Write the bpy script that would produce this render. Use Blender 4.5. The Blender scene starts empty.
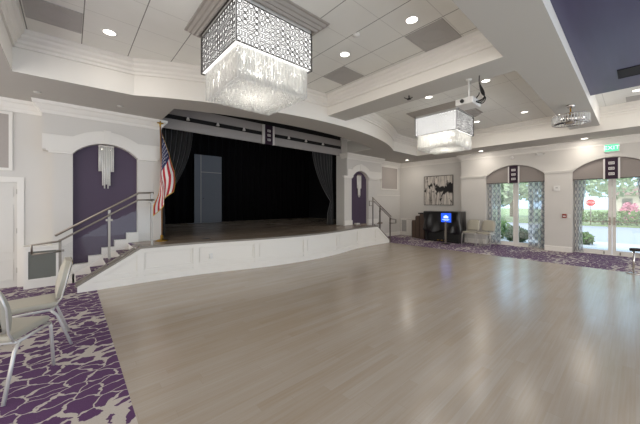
import bpy, bmesh, math, random
from mathutils import Vector, Matrix
random.seed(7)
R = math.radians
PI = math.pi
SC = bpy.context.scene
COL = SC.collection

# ------------------------------------------------------------------ camera, sky, sun, exposure
F_PX = 281.0
cam_d = bpy.data.cameras.new('camera')
cam = bpy.data.objects.new('camera', cam_d)
COL.objects.link(cam)
cam_d.sensor_width = 36.0
cam_d.lens = F_PX / 640 * 36.0
cam_d.shift_y = -9.5 / 640
cam_d.clip_start = 0.05
cam_d.clip_end = 300
cam.location = (0, 0, 1.5)
cam.rotation_euler = (R(90), 0, -math.atan(250.0 / F_PX))
SC.camera = cam

SC.view_settings.view_transform = 'Standard'
SC.view_settings.look = 'None'
SC.view_settings.gamma = 1.0
SC.view_settings.use_curve_mapping = False
SC.view_settings.exposure = 0.92

world = bpy.data.worlds.new('sky')
SC.world = world
world.use_nodes = True
wt = world.node_tree
wt.nodes.clear()
w_out = wt.nodes.new('ShaderNodeOutputWorld')
w_bg = wt.nodes.new('ShaderNodeBackground')
w_tc = wt.nodes.new('ShaderNodeTexCoord')
w_sep = wt.nodes.new('ShaderNodeSeparateXYZ')
w_rmp = wt.nodes.new('ShaderNodeValToRGB')
w_map = wt.nodes.new('ShaderNodeMapRange')
wt.links.new(w_tc.outputs['Generated'], w_sep.inputs[0])
wt.links.new(w_sep.outputs['X'], w_map.inputs['Value'])
w_map.inputs['From Min'].default_value = -1
w_map.inputs['From Max'].default_value = 1
wt.links.new(w_map.outputs[0], w_rmp.inputs[0])
w_rmp.color_ramp.elements[0].position = 0.35
w_rmp.color_ramp.elements[0].color = (1.0, 0.975, 0.935, 1)
w_rmp.color_ramp.elements[1].position = 0.85
w_rmp.color_ramp.elements[1].color = (0.64, 0.94, 1.30, 1)
wt.links.new(w_rmp.outputs[0], w_bg.inputs['Color'])
w_bg.inputs['Strength'].default_value = 1.16
wt.links.new(w_bg.outputs[0], w_out.inputs[0])

sun_d = bpy.data.lights.new('sun', 'SUN')
sun_d.energy = 1.1
sun_d.angle = R(3)
sun_d.color = (1.0, 0.96, 0.9)
sun = bpy.data.objects.new('sun', sun_d)
COL.objects.link(sun)
sun.rotation_euler = (R(-18), R(-24), 0)
sun.location = (20, 5, 20)

try:
    SC.cycles.use_denoising = True
    SC.cycles.max_bounces = 8
    SC.cycles.transparent_max_bounces = 16
    SC.cycles.sample_clamp_indirect = 6.0
except Exception:
    pass

# ------------------------------------------------------------------ materials
MATS = {}

def srgb(r, g, b):
    def c(v):
        v = v / 255.0
        return v / 12.92 if v <= 0.04045 else ((v + 0.055) / 1.055) ** 2.4
    return (c(r), c(g), c(b), 1)

def mat(name, col, rough=0.5, metal=0.0, spec=0.5, var=0.0, vscale=8.0, bump=0.0, bscale=60.0, emit=None, estr=0.0, sheen=0.0):
    m = bpy.data.materials.new(name)
    m.use_nodes = True
    nt = m.node_tree
    p = nt.nodes['Principled BSDF']
    p.inputs['Base Color'].default_value = col
    p.inputs['Roughness'].default_value = rough
    p.inputs['Metallic'].default_value = metal
    p.inputs['Specular IOR Level'].default_value = spec
    if sheen:
        p.inputs['Sheen Weight'].default_value = sheen
    tc = nt.nodes.new('ShaderNodeTexCoord')
    if var > 0:
        n = nt.nodes.new('ShaderNodeTexNoise')
        n.inputs['Scale'].default_value = vscale
        n.inputs['Detail'].default_value = 4
        nt.links.new(tc.outputs['Object'], n.inputs['Vector'])
        mx = nt.nodes.new('ShaderNodeMixRGB')
        mx.blend_type = 'MIX'
        mx.inputs[1].default_value = tuple(c * (1 - var) for c in col[:3]) + (1,)
        mx.inputs[2].default_value = tuple(min(1, c * (1 + var)) for c in col[:3]) + (1,)
        nt.links.new(n.outputs['Fac'], mx.inputs[0])
        nt.links.new(mx.outputs[0], p.inputs['Base Color'])
    if bump > 0:
        n2 = nt.nodes.new('ShaderNodeTexNoise')
        n2.inputs['Scale'].default_value = bscale
        nt.links.new(tc.outputs['Object'], n2.inputs['Vector'])
        b = nt.nodes.new('ShaderNodeBump')
        b.inputs['Strength'].default_value = bump
        b.inputs['Distance'].default_value = 0.01
        nt.links.new(n2.outputs['Fac'], b.inputs['Height'])
        nt.links.new(b.outputs[0], p.inputs['Normal'])
    if emit:
        p.inputs['Emission Color'].default_value = emit
        p.inputs['Emission Strength'].default_value = estr
    MATS[name] = m
    return m

class NG:
    """small node-graph helper"""
    def __init__(s, name):
        s.m = bpy.data.materials.new(name)
        s.m.use_nodes = True
        s.nt = s.m.node_tree
        s.p = s.nt.nodes['Principled BSDF']
        s.out = s.nt.nodes['Material Output']
        s.tc = s.nt.nodes.new('ShaderNodeTexCoord')
        MATS[name] = s.m
    def node(s, t, **kw):
        n = s.nt.nodes.new(t)
        for k, v in kw.items():
            setattr(n, k, v)
        return n
    def link(s, a, b):
        s.nt.links.new(a, b)
    def math(s, op, a, b=None, c=None, clamp=False):
        n = s.node('ShaderNodeMath', operation=op)
        n.use_clamp = clamp
        for i, v in enumerate((a, b, c)):
            if v is None:
                continue
            if isinstance(v, (int, float)):
                n.inputs[i].default_value = v
            else:
                s.link(v, n.inputs[i])
        return n.outputs[0]
    def mix(s, f, a, b, mode='MIX'):
        n = s.node('ShaderNodeMixRGB', blend_type=mode)
        for i, v in enumerate((f, a, b)):
            if isinstance(v, (int, float)):
                n.inputs[i].default_value = v
            elif isinstance(v, tuple):
                n.inputs[i].default_value = v
            else:
                s.link(v, n.inputs[i])
        return n.outputs[0]
    def noise(s, vec, scale, detail=3, rough=0.5, out='Fac'):
        n = s.node('ShaderNodeTexNoise')
        n.inputs['Scale'].default_value = scale
        n.inputs['Detail'].default_value = detail
        n.inputs['Roughness'].default_value = rough
        if vec is not None:
            s.link(vec, n.inputs['Vector'])
        return n.outputs[out]
    def mapping(s, vec, sc=(1, 1, 1), loc=(0, 0, 0), rot=(0, 0, 0)):
        n = s.node('ShaderNodeMapping')
        n.inputs['Scale'].default_value = sc
        n.inputs['Location'].default_value = loc
        n.inputs['Rotation'].default_value = rot
        s.link(vec, n.inputs['Vector'])
        return n.outputs[0]
    def ramp(s, fac, stops):
        n = s.node('ShaderNodeValToRGB')
        cr = n.color_ramp
        while len(cr.elements) < len(stops):
            cr.elements.new(0.5)
        for e, (p, c) in zip(cr.elements, stops):
            e.position = p
            e.color = c
        s.link(fac, n.inputs[0])
        return n.outputs[0]

def plank_mat(name, base, amp, rough, plank_w=0.125, plank_l=1.4, dark=None, light=None):
    g = NG(name)
    v = g.tc.outputs['Object']
    sep = g.node('ShaderNodeSeparateXYZ')
    g.link(v, sep.inputs[0])
    row = g.math('FLOOR', g.math('DIVIDE', sep.outputs['Y'], plank_w))
    wn = g.node('ShaderNodeTexWhiteNoise', noise_dimensions='1D')
    g.link(row, wn.inputs['W'])
    xo = g.math('ADD', g.math('DIVIDE', sep.outputs['X'], plank_l), g.math('MULTIPLY', wn.outputs['Value'], 7.0))
    colm = g.math('FLOOR', xo)
    comb = g.node('ShaderNodeCombineXYZ')
    g.link(row, comb.inputs[0])
    g.link(colm, comb.inputs[1])
    wn2 = g.node('ShaderNodeTexWhiteNoise', noise_dimensions='2D')
    g.link(comb.outputs[0], wn2.inputs['Vector'])
    grain = g.noise(g.mapping(v, (1.4, 46, 1)), 1.0, 5, 0.6)
    blot = g.noise(g.mapping(v, (0.8, 2.5, 1)), 1.0, 3)
    t = g.math('ADD', g.math('MULTIPLY', wn2.outputs['Value'], 0.15), g.math('ADD', g.math('MULTIPLY', grain, 0.46), g.math('MULTIPLY', blot, 0.40)))
    d = tuple(c * (1 - amp) for c in base[:3]) + (1,)
    l = tuple(c * (1 + amp) for c in base[:3]) + (1,)
    d = dark or d; l = light or l
    col = g.ramp(t, [(0.24, d), (0.50, tuple((x + y) / 2 for x, y in zip(d, l))), (0.78, l)])
    # seams
    fy = g.math('FRACT', g.math('DIVIDE', sep.outputs['Y'], plank_w))
    seam = g.math('LESS_THAN', g.math('ABSOLUTE', g.math('SUBTRACT', fy, 0.5)), 0.488)
    fx = g.math('FRACT', xo)
    seam2 = g.math('LESS_THAN', g.math('ABSOLUTE', g.math('SUBTRACT', fx, 0.5)), 0.4985)
    sm = g.math('MULTIPLY', seam, seam2)
    col = g.mix(sm, tuple(c * 0.88 for c in base[:3]) + (1,), col)
    g.link(col, g.p.inputs['Base Color'])
    rr = g.math('ADD', g.math('MULTIPLY', grain, 0.14), rough - 0.07)
    g.link(rr, g.p.inputs['Roughness'])
    g.p.inputs['Specular IOR Level'].default_value = 0.75
    b = g.node('ShaderNodeBump')
    b.inputs['Strength'].default_value = 0.05
    b.inputs['Distance'].default_value = 0.01
    g.link(grain, b.inputs['Height'])
    g.link(b.outputs[0], g.p.inputs['Normal'])
    return g.m

plank_mat('dance_wood', srgb(178, 165, 148), 0.11, 0.22, 0.085, 1.3, srgb(164, 146, 124), srgb(184, 175, 164))
plank_mat('stage_wood', srgb(158, 142, 126), 0.20, 0.25)

def carpet_mat():
    g = NG('carpet')
    v = g.tc.outputs['Object']
    wn = g.noise(v, 2.2, 3, 0.55, 'Color')
    wv = g.mix(1.0, v, g.mix(1.0, g.mix(1.0, wn, (0.5, 0.5, 0.5, 1), 'SUBTRACT'), (0.30, 0.30, 0, 1), 'MULTIPLY'), 'ADD')
    fine = g.noise(v, 11, 2, 0.5, 'Color')
    wv = g.mix(1.0, wv, g.mix(1.0, g.mix(1.0, fine, (0.5, 0.5, 0.5, 1), 'SUBTRACT'), (0.08, 0.08, 0, 1), 'MULTIPLY'), 'ADD')
    vec = g.mapping(wv, (5.2, 7.8, 1), rot=(0, 0, R(24)))
    vo = g.node('ShaderNodeTexVoronoi', feature='DISTANCE_TO_EDGE', voronoi_dimensions='2D')
    vo.inputs['Scale'].default_value = 1.0
    g.link(vec, vo.inputs['Vector'])
    big = g.noise(g.mapping(v, (0.75, 1.25, 1), loc=(3.1, 1.7, 0)), 1.0, 6, 0.68)
    th = g.node('ShaderNodeMapRange')
    g.link(big, th.inputs['Value'])
    th.inputs['From Min'].default_value = 0.50
    th.inputs['From Max'].default_value = 0.68
    th.inputs['To Min'].default_value = 0.04
    th.inputs['To Max'].default_value = 0.42
    diff = g.math('SUBTRACT', vo.outputs['Distance'], th.outputs[0])
    fac = g.math('MULTIPLY_ADD', diff, 60.0, 0.5, clamp=True)
    pile = g.noise(v, 140, 2, 0.6)
    purple = g.mix(pile, srgb(74, 45, 80), srgb(108, 76, 114))
    cream = g.mix(pile, srgb(172, 162, 152), srgb(208, 200, 192))
    col = g.mix(fac, cream, purple)
    g.link(col, g.p.inputs['Base Color'])
    g.p.inputs['Roughness'].default_value = 0.95
    g.p.inputs['Sheen Weight'].default_value = 0.06
    g.p.inputs['Sheen Roughness'].default_value = 0.4
    g.p.inputs['Specular IOR Level'].default_value = 0.1
    b = g.node('ShaderNodeBump')
    b.inputs['Strength'].default_value = 0.35
    b.inputs['Distance'].default_value = 0.01
    g.link(pile, b.inputs['Height'])
    g.link(b.outputs[0], g.p.inputs['Normal'])
carpet_mat()

def tile_mat(name, kx, ky, px):
    g = NG(name)
    v = g.tc.outputs['Object']
    sep = g.node('ShaderNodeSeparateXYZ')
    g.link(v, sep.inputs[0])
    fx = g.math('ABSOLUTE', g.math('SUBTRACT', g.math('FRACT', g.math('DIVIDE', g.math('SUBTRACT', sep.outputs['X'], 0.13 - 5.7 + px / 2), px)), 0.5))
    fy = g.math('ABSOLUTE', g.math('SUBTRACT', g.math('FRACT', g.math('DIVIDE', g.math('SUBTRACT', sep.outputs['Y'], 2.2 - 5.7 + 0.285), 0.57)), 0.5))
    ln = g.math('MAXIMUM', g.math('LESS_THAN', fx, kx), g.math('MULTIPLY', g.math('LESS_THAN', fy, ky), 0.35))
    n = g.noise(v, 3.0, 2)
    base = g.mix(n, srgb(228, 227, 220), srgb(236, 235, 229))
    col = g.mix(ln, base, srgb(140, 138, 132))
    g.link(col, g.p.inputs['Base Color'])
    g.p.inputs['Roughness'].default_value = 0.85
    g.p.inputs['Specular IOR Level'].default_value = 0.2
tile_mat('ceiling_tile', 0.010, 0.007, 0.57)
tile_mat('ceiling_panel_white', 0.0015, 0.009, 1.71)

mat('wall_paint', srgb(214, 210, 204), 0.75, spec=0.25, var=0.02, vscale=2)
mat('trim_white', srgb(232, 228, 221), 0.45, spec=0.4, var=0.01)
mat('door_white', srgb(216, 212, 205), 0.4, spec=0.45, var=0.01)
mat('soffit_shaded', srgb(184, 180, 173), 0.8, spec=0.2, var=0.015, vscale=2)
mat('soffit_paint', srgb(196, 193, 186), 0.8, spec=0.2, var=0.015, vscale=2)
mat('purple_paint', srgb(78, 64, 84), 0.55, spec=0.4, var=0.05, vscale=3)
mat('grey_panel', srgb(172, 164, 158), 0.8, var=0.04, vscale=20)
mat('black_paint', srgb(22, 21, 22), 0.9, spec=0.15, var=0.2)
mat('black_drape', srgb(14, 13, 15), 0.95, spec=0.1, var=0.3, vscale=10)
mat('velvet', srgb(30, 30, 32), 0.5, spec=0.5, var=0.15, vscale=18, sheen=0.4)
mat('valance_grey', srgb(168, 163, 160), 0.8, spec=0.2, var=0.08, vscale=30, bump=0.15, bscale=90)
mat('valance_dark', srgb(20, 19, 20), 0.8, var=0.2)
mat('banner_purple', srgb(40, 13, 38), 0.7, var=0.1)
mat('silver_trim', srgb(222, 218, 214), 0.35, metal=0.1)
mat('valance_taupe', srgb(148, 140, 135), 0.8, spec=0.2, var=0.08, vscale=30, bump=0.15, bscale=90)
mat('stone_cap', srgb(140, 132, 122), 0.45, metal=0.3, var=0.1)
mat('frosted_rod', srgb(226, 224, 218), 0.2, spec=0.8)
mat('steel', srgb(150, 142, 132), 0.35, metal=0.9, var=0.05)
mat('chrome', srgb(205, 200, 195), 0.15, metal=1.0)
mat('dark_metal', srgb(60, 56, 54), 0.4, metal=0.7, var=0.1)
mat('chair_frame', srgb(212, 208, 203), 0.35, metal=0.3, var=0.04)
mat('vinyl', srgb(178, 172, 157), 0.38, spec=0.5, var=0.05, vscale=6)
mat('brass', srgb(190, 150, 70), 0.3, metal=1.0, var=0.08)
mat('wood_pole', srgb(150, 104, 60), 0.4, var=0.15, vscale=20)
mat('flag_red', srgb(178, 34, 48), 0.75, var=0.06)
mat('flag_white', srgb(226, 220, 214), 0.75, var=0.04)
mat('flag_blue', srgb(38, 44, 84), 0.75, var=0.08)
mat('gold_fringe', srgb(206, 164, 70), 0.6, var=0.1)
mat('grey_flat', srgb(100, 103, 109), 0.8, var=0.06, vscale=5)
mat('vent_grey', srgb(178, 175, 171), 0.7, var=0.03)
mat('vent_green', srgb(112, 113, 106), 0.6, var=0.04)
mat('vent_black', srgb(20, 20, 26), 0.7)
mat('black_plastic', srgb(24, 23, 23), 0.45, var=0.1)
mat('white_plastic', srgb(226, 224, 220), 0.4)
mat('red_plastic', srgb(140, 50, 38), 0.4)
mat('black_cover', srgb(20, 19, 21), 0.30, spec=0.7, var=0.15, bump=0.6, bscale=4)
mat('brown_wood', srgb(92, 74, 62), 0.5, var=0.18, vscale=9)
mat('screen_blue', srgb(20, 60, 190), 0.3, emit=srgb(30, 80, 225), estr=0.85)
mat('screen_text', srgb(190, 215, 250), 0.3, emit=srgb(190, 215, 250), estr=0.8)
mat('exit_face', srgb(90, 190, 150), 0.4, emit=srgb(80, 205, 150), estr=0.55)
mat('exit_text', srgb(215, 245, 230), 0.4, emit=srgb(205, 245, 225), estr=0.7)
mat('lamp_disc', srgb(255, 250, 240), 0.4, emit=(1.0, 0.95, 0.87, 1), estr=2.6)
mat('diffuser', srgb(200, 200, 198), 0.5, emit=(1.0, 0.985, 0.96, 1), estr=0.72)
mat('bulb', srgb(255, 250, 240), 0.4, emit=(1.0, 0.95, 0.87, 1), estr=4.0)
mat('lattice_metal', srgb(72, 69, 67), 0.4, metal=0.3)
mat('mount_grey', srgb(160, 154, 147), 0.6, var=0.03)
mat('asphalt', srgb(160, 166, 176), 0.9, var=0.05, vscale=4)
mat('concrete', srgb(196, 199, 203), 0.85, var=0.05, vscale=3)
mat('lawn', srgb(132, 150, 106), 0.95, var=0.2, vscale=6)
mat('leaf_green', srgb(92, 124, 62), 0.7, var=0.35, vscale=5)
mat('leaf_dark', srgb(64, 92, 52), 0.7, var=0.35, vscale=5)
mat('leaf_pale', srgb(168, 190, 158), 0.7, var=0.25, vscale=5)
mat('flower_pink', srgb(214, 146, 172), 0.7, var=0.25, vscale=9)
mat('bark', srgb(138, 124, 110), 0.9, var=0.2, vscale=9)
mat('sign_red', srgb(200, 30, 40), 0.5)
mat('house_wall', srgb(205, 198, 194), 0.8, var=0.05)
mat('roof_brown', srgb(128, 106, 96), 0.8, var=0.12)

def purple_ceiling():
    g = NG('purple_ceiling')
    v = g.tc.outputs['Object']
    n = g.noise(g.mapping(v, (0.9, 9, 1)), 1.0, 4, 0.6)
    col = g.mix(n, srgb(56, 54, 84), srgb(78, 74, 106))
    g.link(col, g.p.inputs['Base Color'])
    g.p.inputs['Roughness'].default_value = 0.33
purple_ceiling()

def glass_mat(name, tint, gl=0.12, k=0.9):
    g = NG(name)
    g.nt.nodes.remove(g.p)
    t = g.node('ShaderNodeBsdfTransparent')
    t.inputs[0].default_value = tint
    gs = g.node('ShaderNodeBsdfGlossy')
    gs.inputs['Roughness'].default_value = 0.02
    fr = g.node('ShaderNodeFresnel')
    fr.inputs['IOR'].default_value = 1.45
    f2 = g.math('MULTIPLY_ADD', fr.outputs[0], k, gl * 0.3)
    mx = g.node('ShaderNodeMixShader')
    g.link(f2, mx.inputs[0])
    g.link(t.outputs[0], mx.inputs[1])
    g.link(gs.outputs[0], mx.inputs[2])
    g.link(mx.outputs[0], g.out.inputs['Surface'])
glass_mat('pane_glass', (0.95, 0.975, 0.97, 1))
glass_mat('rail_glass_clear', (0.985, 0.99, 0.99, 1), 0.0, 0.1)
glass_mat('rail_glass', (0.98, 0.985, 0.985, 1), 0.02, 0.4)

def crystal_mat():
    g = NG('crystal')
    g.nt.nodes.remove(g.p)
    t = g.node('ShaderNodeBsdfTransparent')
    t.inputs[0].default_value = (0.98, 0.98, 0.97, 1)
    gs = g.node('ShaderNodeBsdfGlossy')
    gs.inputs['Roughness'].default_value = 0.12
    gs.inputs['Color'].default_value = (0.95, 0.95, 0.93, 1)
    tr = g.node('ShaderNodeBsdfTranslucent')
    tr.inputs['Color'].default_value = (0.93, 0.925, 0.91, 1)
    df = g.node('ShaderNodeBsdfDiffuse')
    df.inputs['Color'].default_value = (0.90, 0.895, 0.88, 1)
    a = g.node('ShaderNodeMixShader'); a.inputs[0].default_value = 0.5
    g.link(tr.outputs[0], a.inputs[1]); g.link(df.outputs[0], a.inputs[2])
    b = g.node('ShaderNodeMixShader'); b.inputs[0].default_value = 0.35
    g.link(a.outputs[0], b.inputs[1]); g.link(gs.outputs[0], b.inputs[2])
    c = g.node('ShaderNodeMixShader'); c.inputs[0].default_value = 0.74
    g.link(t.outputs[0], c.inputs[1]); g.link(b.outputs[0], c.inputs[2])
    g.link(c.outputs[0], g.out.inputs['Surface'])
crystal_mat()

def sheer_mat():
    """semi-sheer patterned drapery: woven lattice of ovals on a light ground"""
    g = NG('sheer_drape')
    v = g.tc.outputs['UV']
    sep = g.node('ShaderNodeSeparateXYZ')
    g.link(v, sep.inputs[0])
    # oval trellis
    u = g.math('MULTIPLY', sep.outputs['X'], 3.0)
    w = g.math('MULTIPLY', sep.outputs['Y'], 11.0)
    a = g.math('ABSOLUTE', g.math('SINE', g.math('MULTIPLY', u, PI)))
    b = g.math('ABSOLUTE', g.math('SINE', g.math('MULTIPLY', w, PI)))
    pat = g.math('ABSOLUTE', g.math('SUBTRACT', a, b))
    line = g.math('LESS_THAN', pat, 0.22)
    col = g.mix(line, srgb(236, 233, 228), srgb(160, 160, 162))
    df = g.node('ShaderNodeBsdfDiffuse')
    g.link(col, df.inputs['Color'])
    tl = g.node('ShaderNodeBsdfTranslucent')
    g.link(col, tl.inputs['Color'])
    tp = g.node('ShaderNodeBsdfTransparent')
    g.nt.nodes.remove(g.p)
    m1 = g.node('ShaderNodeMixShader'); m1.inputs[0].default_value = 0.5
    g.link(df.outputs[0], m1.inputs[1]); g.link(tl.outputs[0], m1.inputs[2])
    m2 = g.node('ShaderNodeMixShader')
    g.link(g.math('MULTIPLY_ADD', line, -0.25, 0.34), m2.inputs[0])
    g.link(m1.outputs[0], m2.inputs[1]); g.link(tp.outputs[0], m2.inputs[2])
    g.link(m2.outputs[0], g.out.inputs['Surface'])
sheer_mat()

def painting_mat():
    g = NG('abstract_canvas')
    v = g.tc.outputs['Object']          # y across, z up (local, centred)
    drip = g.noise(g.mapping(v, (1, 16, 1.6)), 1.0, 4, 0.6)
    ground = g.ramp(drip, [(0.30, srgb(92, 84, 80)), (0.46, srgb(186, 178, 170)), (0.62, srgb(222, 214, 204)), (0.8, srgb(150, 140, 132))])
    sep = g.node('ShaderNodeSeparateXYZ')
    g.link(v, sep.inputs[0])
    band = g.math('SUBTRACT', 1.0, g.math('MULTIPLY', g.math('ABSOLUTE', g.math('SUBTRACT', sep.outputs['Z'], 0.06)), 3.4), clamp=True)
    right = g.math('MULTIPLY_ADD', sep.outputs['Y'], -0.75, 0.5, clamp=True)
    blob = g.noise(g.mapping(v, (1, 6.5, 4.5), loc=(0, 1.3, 0.4)), 1.0, 4, 0.6)
    s = g.math('ADD', blob, g.math('MULTIPLY', g.math('MULTIPLY', band, right), 0.42))
    k = g.math('MULTIPLY_ADD', g.math('SUBTRACT', s, 0.62), 14, 0.5, clamp=True)
    legs = g.noise(g.mapping(v, (1, 15, 0.7), loc=(0, 5.2, 0)), 1.0, 3, 0.5)
    low = g.math('MULTIPLY', g.math('LESS_THAN', sep.outputs['Z'], 0.05), g.math('MULTIPLY_ADD', g.math('SUBTRACT', legs, 0.60), 14, 0.3, clamp=True))
    kk = g.math('MAXIMUM', k, g.math('MULTIPLY', low, 0.85))
    col = g.mix(kk, ground, srgb(24, 22, 23))
    g.link(col, g.p.inputs['Base Color'])
    g.p.inputs['Roughness'].default_value = 0.6
painting_mat()

def speckle_mat():
    g = NG('speckled_fabric')
    v = g.tc.outputs['Object']
    vo = g.node('ShaderNodeTexVoronoi', feature='F1')
    vo.inputs['Scale'].default_value = 55
    g.link(v, vo.inputs['Vector'])
    k = g.math('LESS_THAN', vo.outputs['Distance'], 0.36)
    g.link(g.mix(k, srgb(52, 42, 38), srgb(176, 156, 120)), g.p.inputs['Base Color'])
    g.p.inputs['Roughness'].default_value = 0.85
speckle_mat()

# ------------------------------------------------------------------ geometry helpers
class MB:
    def __init__(s):
        s.bm = bmesh.new()
        s.mats = []
    def mi(s, name):
        if name not in s.mats:
            s.mats.append(name)
        return s.mats.index(name)
    def face(s, pts, mi=0):
        vs = [s.bm.verts.new(p) for p in pts]
        try:
            f = s.bm.faces.new(vs)
            f.material_index = mi
            return f
        except ValueError:
            return None
    def box(s, x0, x1, y0, y1, z0, z1, mi=0, M=None):
        x0, x1 = min(x0, x1), max(x0, x1); y0, y1 = min(y0, y1), max(y0, y1); z0, z1 = min(z0, z1), max(z0, z1)
        P = [Vector((x, y, z)) for x in (x0, x1) for y in (y0, y1) for z in (z0, z1)]
        if M is not None:
            P = [M @ p for p in P]
        v = [s.bm.verts.new(p) for p in P]
        for q in ((0, 1, 3, 2), (4, 6, 7, 5), (0, 4, 5, 1), (2, 3, 7, 6), (0, 2, 6, 4), (1, 5, 7, 3)):
            f = s.bm.faces.new([v[i] for i in q])
            f.material_index = mi
        return s
    def bar(s, p0, p1, w, h, mi=0, up=(0, 0, 1)):
        """rectangular bar along p0->p1, w sideways, h along up"""
        p0, p1 = Vector(p0), Vector(p1)
        d = (p1 - p0).normalized()
        u = Vector(up)
        if abs(d.dot(u)) > 0.98:
            u = Vector((1, 0, 0))
        r = d.cross(u).normalized()
        u = r.cross(d).normalized()
        c = []
        for p in (p0, p1):
            c.append([s.bm.verts.new(p + r * a * w / 2 + u * b * h / 2) for a, b in ((-1, -1), (1, -1), (1, 1), (-1, 1))])
        for i in range(4):
            f = s.bm.faces.new([c[0][i], c[0][(i + 1) % 4], c[1][(i + 1) % 4], c[1][i]]); f.material_index = mi
        s.bm.faces.new(c[0][::-1]).material_index = mi
        s.bm.faces.new(c[1]).material_index = mi
        return s
    def tube(s, pts, r, n=8, mi=0, cap=True, radii=None):
        pts = [Vector(p) for p in pts]
        rings = []
        prev = None
        for i, p in enumerate(pts):
            if i == 0: d = pts[1] - p
            elif i == len(pts) - 1: d = p - pts[i - 1]
            else: d = (pts[i + 1] - p).normalized() + (p - pts[i - 1]).normalized()
            d = d.normalized() if d.length > 1e-9 else Vector((0, 0, 1))
            if prev is None:
                a = Vector((0, 0, 1)) if abs(d.z) < 0.9 else Vector((1, 0, 0))
                u = d.cross(a).normalized()
            else:
                u = (prev - d * prev.dot(d))
                u = u.normalized() if u.length > 1e-6 else d.orthogonal().normalized()
            prev = u
            w = d.cross(u)
            rr = radii[i] if radii else r
            rings.append([s.bm.verts.new(p + (u * math.cos(2 * PI * k / n) + w * math.sin(2 * PI * k / n)) * rr) for k in range(n)])
        for a, b in zip(rings, rings[1:]):
            for k in range(n):
                f = s.bm.faces.new([a[k], a[(k + 1) % n], b[(k + 1) % n], b[k]]); f.material_index = mi; f.smooth = True
        if cap:
            s.bm.faces.new(rings[0][::-1]).material_index = mi
            s.bm.faces.new(rings[-1]).material_index = mi
        return s
    def lathe(s, prof, n=20, loc=(0, 0, 0), mi=0, smooth=True):
        L = Vector(loc)
        rings = []
        for r, z in prof:
            rings.append([s.bm.verts.new(L + Vector((max(r, 1e-4) * math.cos(2 * PI * k / n), max(r, 1e-4) * math.sin(2 * PI * k / n), z))) for k in range(n)])
        for a, b in zip(rings, rings[1:]):
            for k in range(n):
                f = s.bm.faces.new([a[k], a[(k + 1) % n], b[(k + 1) % n], b[k]]); f.material_index = mi; f.smooth = smooth
        s.bm.faces.new(rings[0][::-1]).material_index = mi
        s.bm.faces.new(rings[-1]).material_index = mi
        return s
    def prism(s, poly, z0, z1, mi=0):
        """poly: list of (x,y)"""
        a = [s.bm.verts.new((x, y, z0)) for x, y in poly]
        b = [s.bm.verts.new((x, y, z1)) for x, y in poly]
        n = len(poly)
        for i in range(n):
            s.bm.faces.new([a[i], a[(i + 1) % n], b[(i + 1) % n], b[i]]).material_index = mi
        s.bm.faces.new(a[::-1]).material_index = mi
        s.bm.faces.new(b).material_index = mi
        return s
    def extrude_poly(s, poly3, vec, mi=0):
        vec = Vector(vec)
        a = [s.bm.verts.new(p) for p in poly3]
        b = [s.bm.verts.new(Vector(p) + vec) for p in poly3]
        n = len(a)
        for i in range(n):
            s.bm.faces.new([a[i], a[(i + 1) % n], b[(i + 1) % n], b[i]]).material_index = mi
        s.bm.faces.new(a[::-1]).material_index = mi
        s.bm.faces.new(b).material_index = mi
        return s
    def grid(s, fn, nu, nv, mi=0, smooth=True, mif=None, uv=False):
        V = [[s.bm.verts.new(fn(i / nu, j / nv)) for j in range(nv + 1)] for i in range(nu + 1)]
        uvl = s.bm.loops.layers.uv.verify() if uv else None
        for i in range(nu):
            for j in range(nv):
                f = s.bm.faces.new([V[i][j], V[i + 1][j], V[i + 1][j + 1], V[i][j + 1]])
                f.smooth = smooth
                f.material_index = mif(i, j) if mif else mi
                if uv:
                    for l, (a, b) in zip(f.loops, ((i, j), (i + 1, j), (i + 1, j + 1), (i, j + 1))):
                        l[uvl].uv = (a / nu, b / nv)
        return s
    def sweep(s, pts, prof, closed=False, mi=0, side=1):
        """sweep profile [(out, z)] along a 2D path [(x,y)], out along the left normal*side, mitred"""
        n = len(pts)
        P = [Vector((p[0], p[1])) for p in pts]
        rows = []
        for i in range(n):
            if closed:
                d0 = (P[i] - P[i - 1]).normalized(); d1 = (P[(i + 1) % n] - P[i]).normalized()
            else:
                d0 = (P[i] - P[i - 1]).normalized() if i > 0 else (P[1] - P[0]).normalized()
                d1 = (P[i + 1] - P[i]).normalized() if i < n - 1 else d0
            n0 = Vector((-d0.y, d0.x)); n1 = Vector((-d1.y, d1.x))
            m = n0 + n1
            m = m / max(0.2, m.dot(n0)) if m.length > 1e-6 else n0
            rows.append([s.bm.verts.new((P[i].x + m.x * o * side, P[i].y + m.y * o * side, z)) for o, z in prof])
        rng = range(n) if closed else range(n - 1)
        k = len(prof)
        for i in rng:
            a, b = rows[i], rows[(i + 1) % n]
            for j in range(k):
                s.bm.faces.new([a[j], b[j], b[(j + 1) % k], a[(j + 1) % k]]).material_index = mi
        if not closed:
            s.bm.faces.new(rows[0]).material_index = mi
            s.bm.faces.new(rows[-1][::-1]).material_index = mi
        return s
    def build(s, name, m, parent=None, loc=None, rot=None, bevel=0.0, smooth=False, subsurf=0, solid=0.0):
        bmesh.ops.recalc_face_normals(s.bm, faces=s.bm.faces)
        me = bpy.data.meshes.new(name)
        if smooth:
            for f in s.bm.faces:
                f.smooth = True
        s.bm.to_mesh(me)
        s.bm.free()
        for nm in (m if isinstance(m, (list, tuple)) else [m]):
            me.materials.append(MATS[nm])
        o = bpy.data.objects.new(name, me)
        COL.objects.link(o)
        if parent is not None:
            o.parent = parent
        if loc is not None:
            o.location = loc
        if rot is not None:
            o.rotation_euler = rot
        if solid:
            md = o.modifiers.new('solid', 'SOLIDIFY'); md.thickness = solid; md.offset = 0
        if bevel:
            md = o.modifiers.new('bevel', 'BEVEL'); md.width = bevel; md.segments = 2; md.limit_method = 'ANGLE'
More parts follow.
